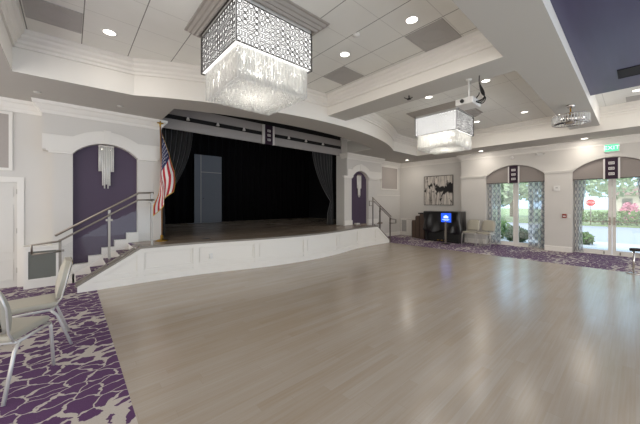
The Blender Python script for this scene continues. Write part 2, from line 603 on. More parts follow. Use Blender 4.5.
        if subsurf:
            md = o.modifiers.new('sub', 'SUBSURF'); md.levels = subsurf; md.render_levels = subsurf
        return o

def tag(o, label=None, cat=None, group=None, kind=None):
    if label: o['label'] = label
    if cat: o['category'] = cat
    if group: o['group'] = group
    if kind: o['kind'] = kind
    return o

def text_mesh(body, size, m, parent, loc, rot):
    cu = bpy.data.curves.new('lettering', 'FONT')
    cu.body = body; cu.size = size; cu.align_x = 'CENTER'; cu.align_y = 'CENTER'; cu.extrude = 0.001
    tmp = bpy.data.objects.new('lettering_source', cu); COL.objects.link(tmp)
    dg = bpy.context.evaluated_depsgraph_get()
    me = bpy.data.meshes.new_from_object(tmp.evaluated_get(dg))
    bpy.data.objects.remove(tmp); bpy.data.curves.remove(cu)
    me.materials.clear(); me.materials.append(MATS[m])
    o = bpy.data.objects.new('lettering', me); COL.objects.link(o)
    o.parent = parent; o.location = loc; o.rotation_euler = rot
    return o

def struct(name, mb, m, label, cat, parent=None, **kw):
    o = mb.build(name, m, parent, **kw)
    if parent is None:
        tag(o, label, cat, kind='structure')
    return o

def thing(name, label, cat, loc=(0, 0, 0), rz=0.0, group=None, kind=None):
    o = bpy.data.objects.new(name, None)
    COL.objects.link(o)
    o.location = loc
    o.rotation_euler = (0, 0, rz)
    o.empty_display_size = 0.1
    return tag(o, label, cat, group, kind)

def copy_tree(o, parent=None):
    c = o.copy()
    COL.objects.link(c)
    c.parent = parent
    for ch in list(o.children):
        copy_tree(ch, c)
    return c

def arc_fn(a, b, spring, top):
    c = (b - a) / 2; hh = top - spring
    Rr = (c * c + hh * hh) / (2 * hh)
    mid = (a + b) / 2
    return lambda s: top - Rr + math.sqrt(max(0, Rr * Rr - (s - mid) ** 2))

def wall_arch(mb, axis, pos, depth, s0, s1, z0, z1, openings, n=14):
    """wall with segmental arch openings. axis 'Y': front plane y=pos, solid back to pos+depth, s runs along x. axis 'X' likewise."""
    def P(s, z, d):
        return (s, pos + d, z) if axis == 'Y' else (pos + d, s, z)
    cuts = [s0, s1]
    for a, b, sp, tp in openings:
        cuts += [a + (b - a) * i / n for i in range(n + 1)]
    cuts = sorted(set(round(c, 5) for c in cuts if s0 - 1e-6 <= c <= s1 + 1e-6))
    for a, b in zip(cuts, cuts[1:]):
        mid = (a + b) / 2
        la = lb = z0
        inside = None
        for o in openings:
            if o[0] < mid < o[1]:
                f = arc_fn(*o)
                la, lb = f(a), f(b)
                inside = o
        for d in (0, depth):
            mb.face([P(a, la, d), P(b, lb, d), P(b, z1, d), P(a, z1, d)])
        mb.face([P(a, la, 0), P(b, lb, 0), P(b, lb, depth), P(a, la, depth)])
        mb.face([P(a, z1, 0), P(b, z1, 0), P(b, z1, depth), P(a, z1, depth)])
    for s in (s0, s1):
        mb.face([P(s, z0, 0), P(s, z1, 0), P(s, z1, depth), P(s, z0, depth)])
    for a, b, sp, tp in openings:
        f = arc_fn(a, b, sp, tp)
        for s in (a, b):
            mb.face([P(s, z0, 0), P(s, f(s), 0), P(s, f(s), depth), P(s, z0, depth)])
    bmesh.ops.remove_doubles(mb.bm, verts=mb.bm.verts, dist=1e-5)

CROWN = [(0.0, 3.10), (0.02, 3.10), (0.03, 3.15), (0.05, 3.17), (0.09, 3.23), (0.12, 3.25), (0.13, 3.30), (0.0, 3.30)]
BASEB = [(0.0, 0.0), (0.022, 0.0), (0.022, 0.13), (0.012, 0.155), (0.0, 0.16)]
CCROWN = [(0.0, 3.64), (0.025, 3.64), (0.03, 3.68), (0.05, 3.70), (0.055, 3.735), (0.09, 3.77), (0.10, 3.80), (0.125, 3.82), (0.135, 3.87), (0.0, 3.87)]

# ------------------------------------------------------------------ THE SETTING
SH = 0.67           # stage height
ZS = 3.30           # soffit
ZB = 3.45           # beams
ZC = 3.87           # coffer ceilings
YW = 7.30           # stage wall plane
YN = 7.00           # arch block plane
XW, XF = 11.48, 11.22   # french door wall, recessed / pilaster plane
MX = 4.53           # stage symmetry axis

def stage_y(x):
    d = abs(x - MX)
    T = [(0, 5.66), (0.5, 5.68), (1.0, 5.735), (1.4, 5.81), (1.8, 5.91), (2.15, 6.0), (2.5, 6.07), (2.9, 6.115), (3.4, 6.14), (4.6, 6.17)]
    for (a, ya), (b, yb) in zip(T, T[1:]):
        if d <= b:
            t = (d - a) / (b - a)
            return ya + (yb - ya) * t
    return 6.17

# floors
mb = MB(); mb.box(0.345, 8.95, -3.5, 7.2, -0.1, 0.0)
struct('floor', mb, 'dance_wood', 'grey brown wood plank dance floor in front of the stage', 'floor')
mb = MB(); mb.box(-3.2, 0.345, -3.5, 7.5, -0.1, 0.0)
struct('carpet', mb, 'carpet', 'purple and cream crackle patterned carpet under the banquet chairs', 'carpet')
mb = MB(); mb.box(8.95, 11.7, -3.5, 7.5, -0.1, 0.0)
struct('carpet', mb, 'carpet', 'purple and cream patterned carpet strip along the glazed doors', 'carpet')

# stage wall left part (with white door) ------------------------------------------------
mb = MB()
DX0, DX1, DZ = -1.58, -0.69, 1.87
mb.box(-3.2, DX0, YW, YW + 0.15, 0, ZS); mb.box(DX1, -0.2, YW, YW + 0.15, 0, ZS); mb.box(DX0, DX1, YW, YW + 0.15, DZ, ZS)
struct('wall_stage', mb, 'wall_paint', 'pale grey wall with a white door beside the arched niche', 'wall')
# right part of stage wall
mb = MB(); mb.box(9.0, 11.7, YW, YW + 0.15, 0, ZS)
struct('wall_stage_right', mb, 'wall_paint', 'pale grey wall right of the stage beside the corner', 'wall')

# niche blocks
NICHES = [(-0.37, 1.49, (0.04, 1.07, 2.42, 2.66), (-0.24, 0.04), (1.07, 1.39)),
          (7.57, 9.60, (7.81, 8.80, 2.42, 2.70), (7.42, 7.81), (8.80, 9.36))]
for k, (x0, x1, op, shl, shr) in enumerate(NICHES):
    mb = MB()
    f = arc_fn(*op)
    # upper block with arched underside
    wall_arch(mb, 'Y', YN, 0.42, x0, x1, 2.45, ZS, [op])
    # jamb shafts, full depth
    mb.box(shl[0], shl[1], YN + 0.012, YN + 0.42, 0, 2.45)
    mb.box(shr[0], shr[1], YN + 0.012, YN + 0.42, 0, 2.45)
    nm = 'wall_niche_left' if k == 0 else 'wall_niche_right'
    w = struct(nm, mb, 'wall_paint', 'white arched pilaster block ' + ('left' if k == 0 else 'right') + ' of the stage', 'wall')
    # arch band, capitals, plinths
    t = MB()
    a, b, sp, tp = op
    n = 16
    f2 = arc_fn(a - 0.02, b + 0.02, sp + 0.30, tp + 0.22)
    # straight shoulders
    t.box(x0 - 0.0, a, YN - 0.03, YN, 2.47, 2.73)
    t.box(b, x1 + 0.0, YN - 0.03, YN, 2.47, 2.73)
    for i in range(n):
        s0, s1 = a + (b - a) * i / n, a + (b - a) * (i + 1) / n
        lo0, lo1 = f(s0), f(s1)
        hi0 = max(2.73, tp + 0.24 - ((s0 - (a + b) / 2) / ((b - a) / 2)) ** 2 * 0.17)
        hi1 = max(2.73, tp + 0.24 - ((s1 - (a + b) / 2) / ((b - a) / 2)) ** 2 * 0.17)
        t.extrude_poly([(s0, YN - 0.03, lo0), (s1, YN - 0.03, lo1), (s1, YN - 0.03, hi1), (s0, YN - 0.03, hi0)], (0, 0.03, 0))
    for sh in (shl, shr):
        e0 = sh[0] - (0.05 if sh is shl else 0.0); e1 = sh[1] + (0.05 if sh is shr else 0.0)
        t.box(e0 - 0.03, e1 + 0.03, YN - 0.055, YN + 0.05, 2.435, 2.47)
        t.box(e0, e1, YN - 0.035, YN + 0.03, 2.40, 2.435)
        t.box(sh[0] - 0.02, sh[1] + 0.02, YN - 0.02, YN + 0.05, (SH if k else 0.0), (SH if k else 0.0) + 0.17)
    m_ = (a + b) / 2
    t.extrude_poly([(m_ - 0.035, YN - 0.045, tp), (m_ + 0.035, YN - 0.045, tp), (m_ + 0.06, YN - 0.045, tp + 0.26), (m_ - 0.06, YN - 0.045, tp + 0.26)], (0, 0.02, 0))
    t.build('arch_trim', 'trim_white', w)
    # purple recess
    p = MB()
    z0 = 0.0 if k == 0 else SH
    pts = [(a, YN + 0.13, z0), (b, YN + 0.13, z0)] + [(b + (a - b) * i / n, YN + 0.13, f(b + (a - b) * i / n)) for i in range(n + 1)]
    p.extrude_poly(pts, (0, 0.05, 0))
    p.build('recess_panel', 'purple_paint', w)

# wall crown and base mouldings along stage wall
mb = MB()
mb.sweep([(-3.2, YW), (-0.37, YW), (-0.37, YN), (1.49, YN), (1.49, YN + 0.3)], CROWN, side=-1)
struct('trim_1', mb, 'trim_white', 'white crown moulding over the left niche and door', 'trim')
mb = MB()
mb.sweep([(7.57, YN + 0.3), (7.57, YN), (9.60, YN), (9.60, YW), (XW, YW), (XW, 4.46), (XF, 4.46), (XF, -3.5)], CROWN, side=-1)
struct('trim_2', mb, 'trim_white', 'white crown moulding over the right niche and glazed doors', 'trim')
mb = MB()
mb.sweep([(-3.2, YW), (DX0 - 0.09, YW)], BASEB, side=-1)
struct('baseboard_stage', mb, 'trim_white', 'white baseboard beside the white door', 'baseboard')

# door_1 : white panelled door
d1 = thing('door_1', 'white panelled door at the left edge', 'door', (DX0, YW, 0), kind='structure')
W = DX1 - DX0
mb = MB(); mb.box(0.01, W - 0.01, 0.03, 0.07, 0.005, DZ - 0.01); mb.build('door_leaf', 'door_white', d1)
mb = MB()
cols = [(0.08, 0.41), (0.48, W - 0.06)]
rows = [(0.12, 0.50), (0.62, 1.46), (1.60, 1.77)]
for cx0, cx1 in cols:
    for rz0, rz1 in rows:
        mb.box(cx0, cx1, 0.018, 0.03, rz0, rz0 + 0.025); mb.box(cx0, cx1, 0.018, 0.03, rz1 - 0.025, rz1)
        mb.box(cx0, cx0 + 0.025, 0.018, 0.03, rz0 + 0.025, rz1 - 0.025); mb.box(cx1 - 0.025, cx1, 0.018, 0.03, rz0 + 0.025, rz1 - 0.025)
mb.build('door_panel', 'door_white', d1)
mb = MB()
mb.box(-0.075, 0.01, -0.02, 0.06, 0, DZ + 0.08); mb.box(W - 0.01, W + 0.075, -0.02, 0.06, 0, DZ + 0.08); mb.box(0.01, W - 0.01, -0.02, 0.06, DZ - 0.01, DZ + 0.08)
mb.build('door_casing', 'trim_white', d1)
for z in (0.25, 0.95, 1.65):
    mb = MB(); mb.tube([(W - 0.012, 0.022, z), (W - 0.012, 0.022, z + 0.09)], 0.009, 8); mb.build('hinge', 'steel', d1)

# framed grey panel top left, framed panel right, chair rail
def framed_panel(n, x0, x1, z0, z1, y, label, inner='grey_panel'):
    mb = MB(); w = 0.045
    mb.box(x0, x0 + w, y - 0.025, y, z0, z1); mb.box(x1 - w, x1, y - 0.025, y, z0, z1)
    mb.box(x0 + w, x1 - w, y - 0.025, y, z0, z0 + w); mb.box(x0 + w, x1 - w, y - 0.025, y, z1 - w, z1)
    o = struct('trim_%d' % n, mb, 'trim_white', label, 'trim')
    mb = MB(); mb.box(x0 + w, x1 - w, y - 0.012, y - 0.001, z0 + w, z1 - w); mb.build('panel', inner, o)
framed_panel(3, -2.3, -0.755, 2.06, 3.085, YW, 'white frame around a grey panel above the white door')
framed_panel(4, 9.99, 11.28, 2.06, 3.09, YW, 'white frame around a grey panel right of the stage')
mb = MB()
mb.box(-0.60, -0.13, YN - 0.005, YW, 0.0, 0.70); mb.box(-0.61, -0.12, YN - 0.02, YW, 0.70, 0.73)
struct('trim_5', mb, 'trim_white', 'white boxed wainscot holding the grey return grille by the door', 'trim')
mb = MB()
mb.box(9.70, XW, YW - 0.02, YW, 1.80, 1.83)
struct('trim_6', mb, 'trim_white', 'thin white rail line on the wall right of the stage', 'trim')

def grille(label, loc, w, h, inner, axis='Y'):
    t = thing('return_grille', label, 'vent', loc)
    mb = MB(); b = 0.045
    mb.box(0, b, -0.02, 0, 0, h); mb.box(w - b, w, -0.02, 0, 0, h); mb.box(b, w - b, -0.02, 0, 0, b); mb.box(b, w - b, -0.02, 0, h - b, h)
    mb.build('grille_frame', 'trim_white', t)
    mb = MB()
    mb.box(b, w - b, -0.008, -0.001, b, h - b)
    k = 18
    for i in range(k):
        z = b + (h - 2 * b) * (i + 0.5) / k
        mb.box(b, w - b, -0.013, -0.008, z - 0.004, z + 0.004)
    mb.build('grille_louvre', inner, t)
    if axis == 'X':
        t.rotation_euler = (0, 0, R(-90))
    return t
grille('grey green return air grille low on the wall beside the white door', (-0.585, YN - 0.006, 0.12), 0.44, 0.57, 'vent_green')
grille('small grey return air grille low in the far room corner', (XW, 7.25, 0.13), 0.34, 0.61, 'vent_grey', 'X')

# stage house -------------------------------------------------------------------------
mb = MB()
mb.box(-0.6, 10.0, 12.05, 12.15, 0, 5.2)
mb.box(-0.7, -0.6, YN + 0.42, 12.15, 0, 5.2)
mb.box(9.9, 10.0, YN + 0.46, 12.15, 0, 5.2)
mb.box(-0.6, 1.10, YN + 0.43, YN + 0.5, 0, 5.2)
mb.box(8.0, 9.9, YN + 0.56, YN + 0.62, 0, 5.2)
struct('wall_stage_back', mb, 'black_paint', 'black walls around the stage', 'wall')
# jamb of the right side of the stage opening
mb = MB(); mb.box(7.545, 7.70, YN + 0.006, YN + 0.55, SH, 3.80)
struct('wall_stage_jamb', mb, 'wall_paint', 'grey wall end at the right side of the stage opening', 'wall')
mb = MB(); mb.box(1.36, 1.515, YN + 0.006, YN + 0.5, SH, 3.80)
struct('wall_stage_jamb_left', mb, 'wall_paint', 'grey wall end at the left side of the stage opening', 'wall')

# stage floor
xs = [0.95 + (8.2 - 0.95) * i / 60 for i in range(61)]
poly = [(x, stage_y(x) + 0.0) for x in xs] + [(8.2, YN + 0.1), (9.85, YN + 0.1), (9.85, 12.05), (-0.55, 12.05), (-0.55, YN + 0.5), (0.95, YN + 0.13)]
mb = MB()
mb.prism(poly, SH - 0.06, SH)
struct('floor_stage', mb, 'stage_wood', 'grey brown wood stage floor with a curved front edge', 'floor')

# stage front, white panelling
XA0, XA1, XB0, XB1 = 0.09, 1.0, 8.2, 8.95
def ztop(x):
    if x < XA1: return 0.10 + (SH - 0.13) * (x - XA0) / (XA1 - XA0)
    if x > XB0: return 0.10 + (SH - 0.13) * (XB1 - x) / (XB1 - XB0)
    return SH - 0.03
mb = MB()
N = 90
xs = sorted(set([XA0 + (XB1 - XA0) * i / N for i in range(N + 1)] + [XA1, XB0]))
def strip(mb, xs, zl, zh, o0, o1):
    for a, b in zip(xs, xs[1:]):
        ya, yb = stage_y(a), stage_y(b)
        v = []
        for x, y in ((a, ya), (b, yb)):
            for off in (o0, o1):
                for z in (zl(x), zh(x)):
                    v.append((x, y + off, z))
        A0, A1, A2, A3, B0, B1, B2, B3 = v   # A0 o0 low, A1 o0 high, A2 o1 low, A3 o1 high
        mb.face([A0, B0, B1, A1]); mb.face([A2, A3, B3, B2]); mb.face([A1, B1, B3, A3]); mb.face([A0, A2, B2, B0])
    for x in (xs[0], xs[-1]):
        y = stage_y(x)
        mb.face([(x, y + o0, zl(x)), (x, y + o0, zh(x)), (x, y + o1, zh(x)), (x, y + o1, zl(x))])
    bmesh.ops.remove_doubles(mb.bm, verts=mb.bm.verts, dist=1e-5)
strip(mb, xs, lambda x: 0.0, ztop, 0.0, 0.05)
sf = struct('trim_7', mb, 'trim_white', 'curved white panelled front of the stage', 'stage front')
mb = MB()
strip(mb, xs, lambda x: 0.0, lambda x: min(0.13, ztop(x)), -0.025, 0.0)
mb.build('base_moulding', 'trim_white', sf)
mb = MB()
strip(mb, [x for x in xs if XA1 - 0.78 <= x <= XB1 - 0.7], lambda x: 0.17, lambda x: max(0.171, min(0.23, ztop(x))), -0.016, 0.0)
strip(mb, xs, lambda x: max(0.0, ztop(x) - 0.075), ztop, -0.018, 0.0)
mb.build('panel_rail', 'trim_white', sf)
st = [0.98, 1.95, 3.2, 4.52, 5.85, 7.1, 8.16]
for x in st:
    mb = MB()
    seg = [x - 0.055, x, x + 0.055]
    strip(mb, seg, lambda x: 0.128, lambda x: min(SH - 0.05, ztop(x)), -0.0205, 0.0)
    mb.build('stile', 'trim_white', sf)
mb = MB()
for a, b in zip(st, st[1:]):
    a2, b2 = a + 0.085, b - 0.085
    ss = [a2 + (b2 - a2) * i / 12 for i in range(13)]
    strip(mb, ss, lambda x: 0.252, lambda x: 0.268, -0.013, 0.0)
    strip(mb, ss, lambda x: SH - 0.135, lambda x: SH - 0.119, -0.013, 0.0)
    for e in (a2, b2):
        strip(mb, [e - 0.008, e + 0.008], lambda x: 0.252, lambda x: SH - 0.119, -0.013, 0.0)
mb.build('panel_bead', 'trim_white', sf)
# dark nosing at the stage edge and along the stair stringers
mb = MB()
ns = [XA1 - 0.02 + (XB0 - XA1 + 0.04) * i / 60 for i in range(61)]
strip(mb, ns, lambda x: SH - 0.032, lambda x: SH + 0.006, -0.03, 0.05)
mb.build('edge_nosing', 'stone_cap', sf)
for x0, x1 in ((XA0, XA1), (XB1, XB0)):
    mb = MB()
    y = stage_y(x0)
    mb.bar((x0 - 0.02 * (1 if x1 > x0 else -1), y + 0.02, 0.11), (x1, y + 0.02, SH - 0.005), 0.09, 0.035)
    mb.bar((x0 - 0.02 * (1 if x1 > x0 else -1), y + 0.10, 0.14), (x1, y + 0.10, SH + 0.03), 0.035, 0.035)
    mb.build('stringer_cap', 'stone_cap', sf)

# stairs both ends
def stairs(xa, xb, name, label):
    n = 5
    sgn = 1 if xb > xa else -1
    w = abs(xb - xa) / n
    mb = MB()
    for i in range(n):
        z1 = SH * (i + 1) / n - 0.02
        a = xa + sgn * w * i
        mb.box(a, xb, 6.24, YN - 0.02, 0 if i == 0 else SH * i / n - 0.02, z1)
    o = struct(name, mb, 'trim_white', label, 'stairs')
    for i in range(n):
        a = xa + sgn * w * i
        t = MB(); t.box(a - sgn * 0.02, a + sgn * w, 6.24, YN - 0.03, SH * (i + 1) / n - 0.02, SH * (i + 1) / n - 0.002)
        t.build('tread', 'carpet', o)
    t = MB()
    pts = [(xa - sgn * 0.07, 0), (xa - sgn * 0.07, 0.30)]
    for i in range(n):
        a = xa + sgn * (w * i - 0.04)
        e = 0.20 if sgn > 0 else 0.05
        pts += [(a, SH * (i + 1) / n + e), (a + sgn * w, SH * (i + 1) / n + e)]
    pts += [(xb - sgn * 0.04, 0)]
    t.extrude_poly([(x, YN - 0.02, z) for x, z in pts], (0, 0.12, 0))
    t.build('wall_stringer', 'trim_white', o)
stairs(0.10, 1.12, 'stairs_left', 'white stepped stairs with patterned treads rising to the left stage end')
stairs(8.95, 8.02, 'stairs_right', 'white stepped stairs at the right stage end')

# ceiling -------------------------------------------------------------------------------
def arc_pts(cx, cy, Rr, x0, x1, n):
    return [(x0 + (x1 - x0) * i / n, cy - math.sqrt(Rr * Rr - (x0 + (x1 - x0) * i / n - cx) ** 2)) for i in range(n + 1)]
LIP = arc_pts(4.6, 12.32, 7.72, 0.80, 8.40, 32)
VOID = [(-0.59, -3.5), (-0.59, 5.68)] + LIP + [(10.0, 5.62), (10.0, -3.5)]
HOLE = [(1.49, YN + 0.0)] + arc_pts(4.53, 5.34 + 8.67, 8.67, 1.49, 7.57, 28) + [(7.57, YN + 0.0)]
mb = MB()
outer = [(-3.2, -3.5), (-3.2, YW + 0.15), (-0.6, YW + 0.15), (-0.6, YN + 0.42), (1.49, YN + 0.42)] + HOLE + [(7.57, YN + 0.5), (9.0, YN + 0.5), (9.0, YW + 0.15), (XW + 0.2, YW + 0.15), (XW + 0.2, -3.5)]
loop = outer + [(10.0, -3.5)] + list(reversed(VOID))[1:]
vs = [mb.bm.verts.new((x, y, ZS)) for x, y in loop]
es = [mb.bm.edges.new((vs[i], vs[(i + 1) % len(vs)])) for i in range(len(vs))]
bmesh.ops.triangle_fill(mb.bm, use_beauty=True, use_dissolve=False, edges=es)
ret = bmesh.ops.extrude_face_region(mb.bm, geom=list(mb.bm.faces))
bmesh.ops.translate(mb.bm, verts=[e for e in ret['geom'] if isinstance(e, bmesh.types.BMVert)], vec=(0, 0, 0.62))
bmesh.ops.recalc_face_normals(mb.bm, faces=mb.bm.faces)
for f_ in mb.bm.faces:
    f_.material_index = 1 if abs(f_.normal.z) < 0.5 else 0  # shade of the underside and brighter fascia put into the colours by normal
struct('ceiling_soffit', mb, ['soffit_shaded', 'trim_white'], 'pale grey dropped ceiling soffit around the coffers and stage', 'ceiling')

XBM0, XBM1 = 4.33, 4.92      # cross beam
YBM0, YBM1 = 0.60, 1.18      # long beam
mb = MB()
mb.box(XBM0, XBM1, YBM1, 4.75, ZB, ZC)
mb.box(-0.6, 10.02, YBM0, YBM1, ZB, ZC)
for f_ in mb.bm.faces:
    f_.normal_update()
    f_.material_index = 1 if abs(f_.normal.z) < 0.5 else 0  # beam sides coloured lighter than undersides, imitating how light falls
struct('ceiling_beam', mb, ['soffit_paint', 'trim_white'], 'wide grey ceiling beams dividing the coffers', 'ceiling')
# tile ceilings
mb = MB(); mb.box(4.62, 10.05, YBM1 - 0.2, 5.75, ZC, ZC + 0.05)
struct('ceiling_far', mb, 'ceiling_panel_white', 'white panel ceiling of the far coffer', 'ceiling')
mb = MB(); mb.box(-0.65, 4.62, YBM1 - 0.2, 5.75, ZC, ZC + 0.05)
struct('ceiling', mb, 'ceiling_tile', 'white tile ceiling inside the left coffer', 'ceiling')
mb = MB(); mb.box(-0.59, 7.72, -3.5, YBM0 - 0.002, 3.62, ZC + 0.03)
struct('ceiling_purple', mb, 'purple_ceiling', 'dark purple lowered ceiling at upper right', 'ceiling')
mb = MB(); mb.box(7.72, 10.05, -3.5, YBM0 + 0.1, ZC, ZC + 0.05)
struct('ceiling_border', mb, 'ceiling_panel_white', 'white ceiling beyond the purple ceiling', 'ceiling')
# crown inside the coffers
def lip_between(x0, x1):
    return [p for p in LIP if x0 < p[0] < x1]
def lip_y(x):
    return 12.32 - math.sqrt(7.72 ** 2 - (x - 4.6) ** 2)
mb = MB()
c1 = [(-0.59, YBM1), (-0.59, 5.68)] + lip_between(0.7, XBM0 - 0.01) + [(XBM0, lip_y(XBM0)), (XBM0, YBM1)]
mb.sweep(c1, CCROWN, closed=True, side=-1)
struct('trim_8', mb, 'trim_white', 'stepped white crown moulding around the left coffer', 'trim')
mb = MB()
c2 = [(XBM1, YBM1), (XBM1, lip_y(XBM1))] + lip_between(XBM1 + 0.01, 8.5) + [(10.0, 5.62), (10.0, YBM1)]
mb.sweep(c2, CCROWN, closed=True, side=-1)
struct('trim_9', mb, 'trim_white', 'stepped white crown moulding around the far coffer', 'trim')
mb = MB()
mb.sweep([(10.0, YBM0), (10.0, -3.5)], CCROWN, side=-1)
struct('trim_10', mb, 'trim_white', 'white crown moulding by the purple ceiling', 'trim')
# loft over the stage
mb = MB()
mb.box(0.9, 8.1, 5.1, YN + 0.6, 4.0, 4.06)
mb.box(-0.7, 10.0, YN + 0.42, 12.15, 5.2, 5.26)
struct('ceiling_stage', mb, 'black_paint', 'black ceiling above the stage', 'ceiling')
mb = MB()
mb.box(1.36, 1.485, 5.9, YN + 0.4, ZS + 0.01, 3.72); mb.box(7.56, 7.70, 5.9, YN + 0.02, ZS + 0.01, 3.72)
struct('wall_loft', mb, 'soffit_paint', 'grey side walls of the ceiling opening above the stage', 'wall')
# roof deck
mb = MB(); mb.box(-3.3, XW + 0.2, -3.6, 7.42, 4.07, 4.2)
struct('ceiling_deck', mb, 'soffit_paint', 'structural deck above the ceilings', 'ceiling')

# french door wall ----------------------------------------------------------------------
OP1 = (1.92, 3.60, 2.42, 2.77)
OP2 = (-0.36, 1.26, 2.42, 2.77)
mb = MB()
wall_arch(mb, 'X', XF, 0.26, -3.5, 4.46, 0.0, ZS, [OP1, OP2])
struct('wall_glazed', mb, 'wall_paint', 'pale wall with two arched openings for glazed doors', 'wall')
mb = MB(); mb.box(XW, XW + 0.22, 4.40, YW + 0.1, 0, ZS)
struct('wall_corner', mb, 'wall_paint', 'pale wall behind the painting and the covered piano', 'wall')
# outer skin of the wall with rectangular openings for the doors
mb = MB()
for a, b in ((-3.5, -0.36), (1.26, 1.92), (3.60, 4.40)):
    mb.box(XW, XW + 0.22, a, b, 0, ZS)
for a, b in ((-0.36, 1.26), (1.92, 3.60)):
    mb.box(XW, XW + 0.22, a, b, 2.32, ZS)
struct('wall_outer', mb, 'wall_paint', 'outer wall around the glazed doors', 'wall')
# capitals, bases
mb = MB()
for a, b in ((1.26, 1.92), (3.60, 4.46), (-1.2, -0.36)):
    mb.box(XF - 0.05, XF, a - 0.03, b + 0.03, 2.455, 2.49); mb.box(XF - 0.03, XF, a - 0.01, b + 0.01, 2.41, 2.455)
struct('trim_11', mb, 'trim_white', 'white capital mouldings between the arched doors', 'trim')
mb = MB()
mb.sweep([(9.60, YW), (XW, YW), (XW, 4.46), (XF, 4.46), (XF, 3.60)], BASEB, side=-1)
mb.sweep([(XF, 1.92), (XF, 1.26)], BASEB, side=-1)
mb.sweep([(XF, -0.36), (XF, -3.5)], BASEB, side=-1)
struct('baseboard_glazed', mb, 'trim_white', 'white baseboard along the glazed door wall', 'baseboard')
mb = MB(); mb.box(XW - 0.02, XW, 6.40, 6.90, 0.16, 0.72); mb.box(XW - 0.035, XW, 6.40, 7.26, 0.75, 0.78)
struct('trim_12', mb, 'trim_white', 'white wainscot panel in the far corner', 'trim')

def french_door(n, y0, y1, label):
    ym = (y0 + y1) / 2
    t = thing('door_%d' % n, label, 'door', (XW, ym, 0), kind='structure')
    hw = (y1 - y0) / 2
    mb = MB()
    mb.box(0.02, 0.14, -hw, -hw + 0.04, 0, 2.32); mb.box(0.02, 0.14, hw - 0.04, hw, 0, 2.32); mb.box(0.02, 0.14, -hw, hw, 2.28, 2.32)
    mb.box(0.0, 0.2, -hw, hw, -0.02, 0.015)
    mb.build('door_frame', 'trim_white', t)
    for s in (-1, 1):
        a, b = (0.004, hw - 0.04) if s > 0 else (-hw + 0.04, -0.004)
        mb = MB(); w = 0.075
        mb.box(0.04, 0.085, a, a + w, 0.015, 2.28); mb.box(0.04, 0.085, b - w, b, 0.015, 2.28)
        mb.box(0.04, 0.085, a + w, b - w, 0.015, 0.13); mb.box(0.04, 0.085, a + w, b - w, 2.20, 2.28)
        lf = mb.build('door_leaf', 'trim_white', t)
        g = MB(); g.box(0.060, 0.066, a + w, b - w, 0.13, 2.20); g.build('glass_pane', 'pane_glass', lf)
        if n == 3:
            h = MB()
            yy = s * 0.045
            h.box(0.02, 0.04, yy - 0.022, yy + 0.022, 0.86, 1.08)
            h.tube([(0.02, yy, 0.97), (-0.03, yy, 0.97), (-0.03, yy + s * 0.1, 0.97)], 0.009, 8)
            h.build('handle', 'steel', lf)
            h = MB(); h.box(0.03, 0.04, a + 0.02, b - 0.02, 0.935, 0.955); h.build('push_bar', 'steel', lf)
            h = MB(); h.tube([(0.025, s * 0.16, 0.02), (0.025, s * 0.16, 0.10)], 0.012, 8); h.build('door_stop', 'steel', lf)
french_door(2, 1.92, 3.60, 'white framed double glass doors behind gathered patterned drapes')
french_door(3, -0.36, 1.26, 'white framed double glass doors under the exit sign')

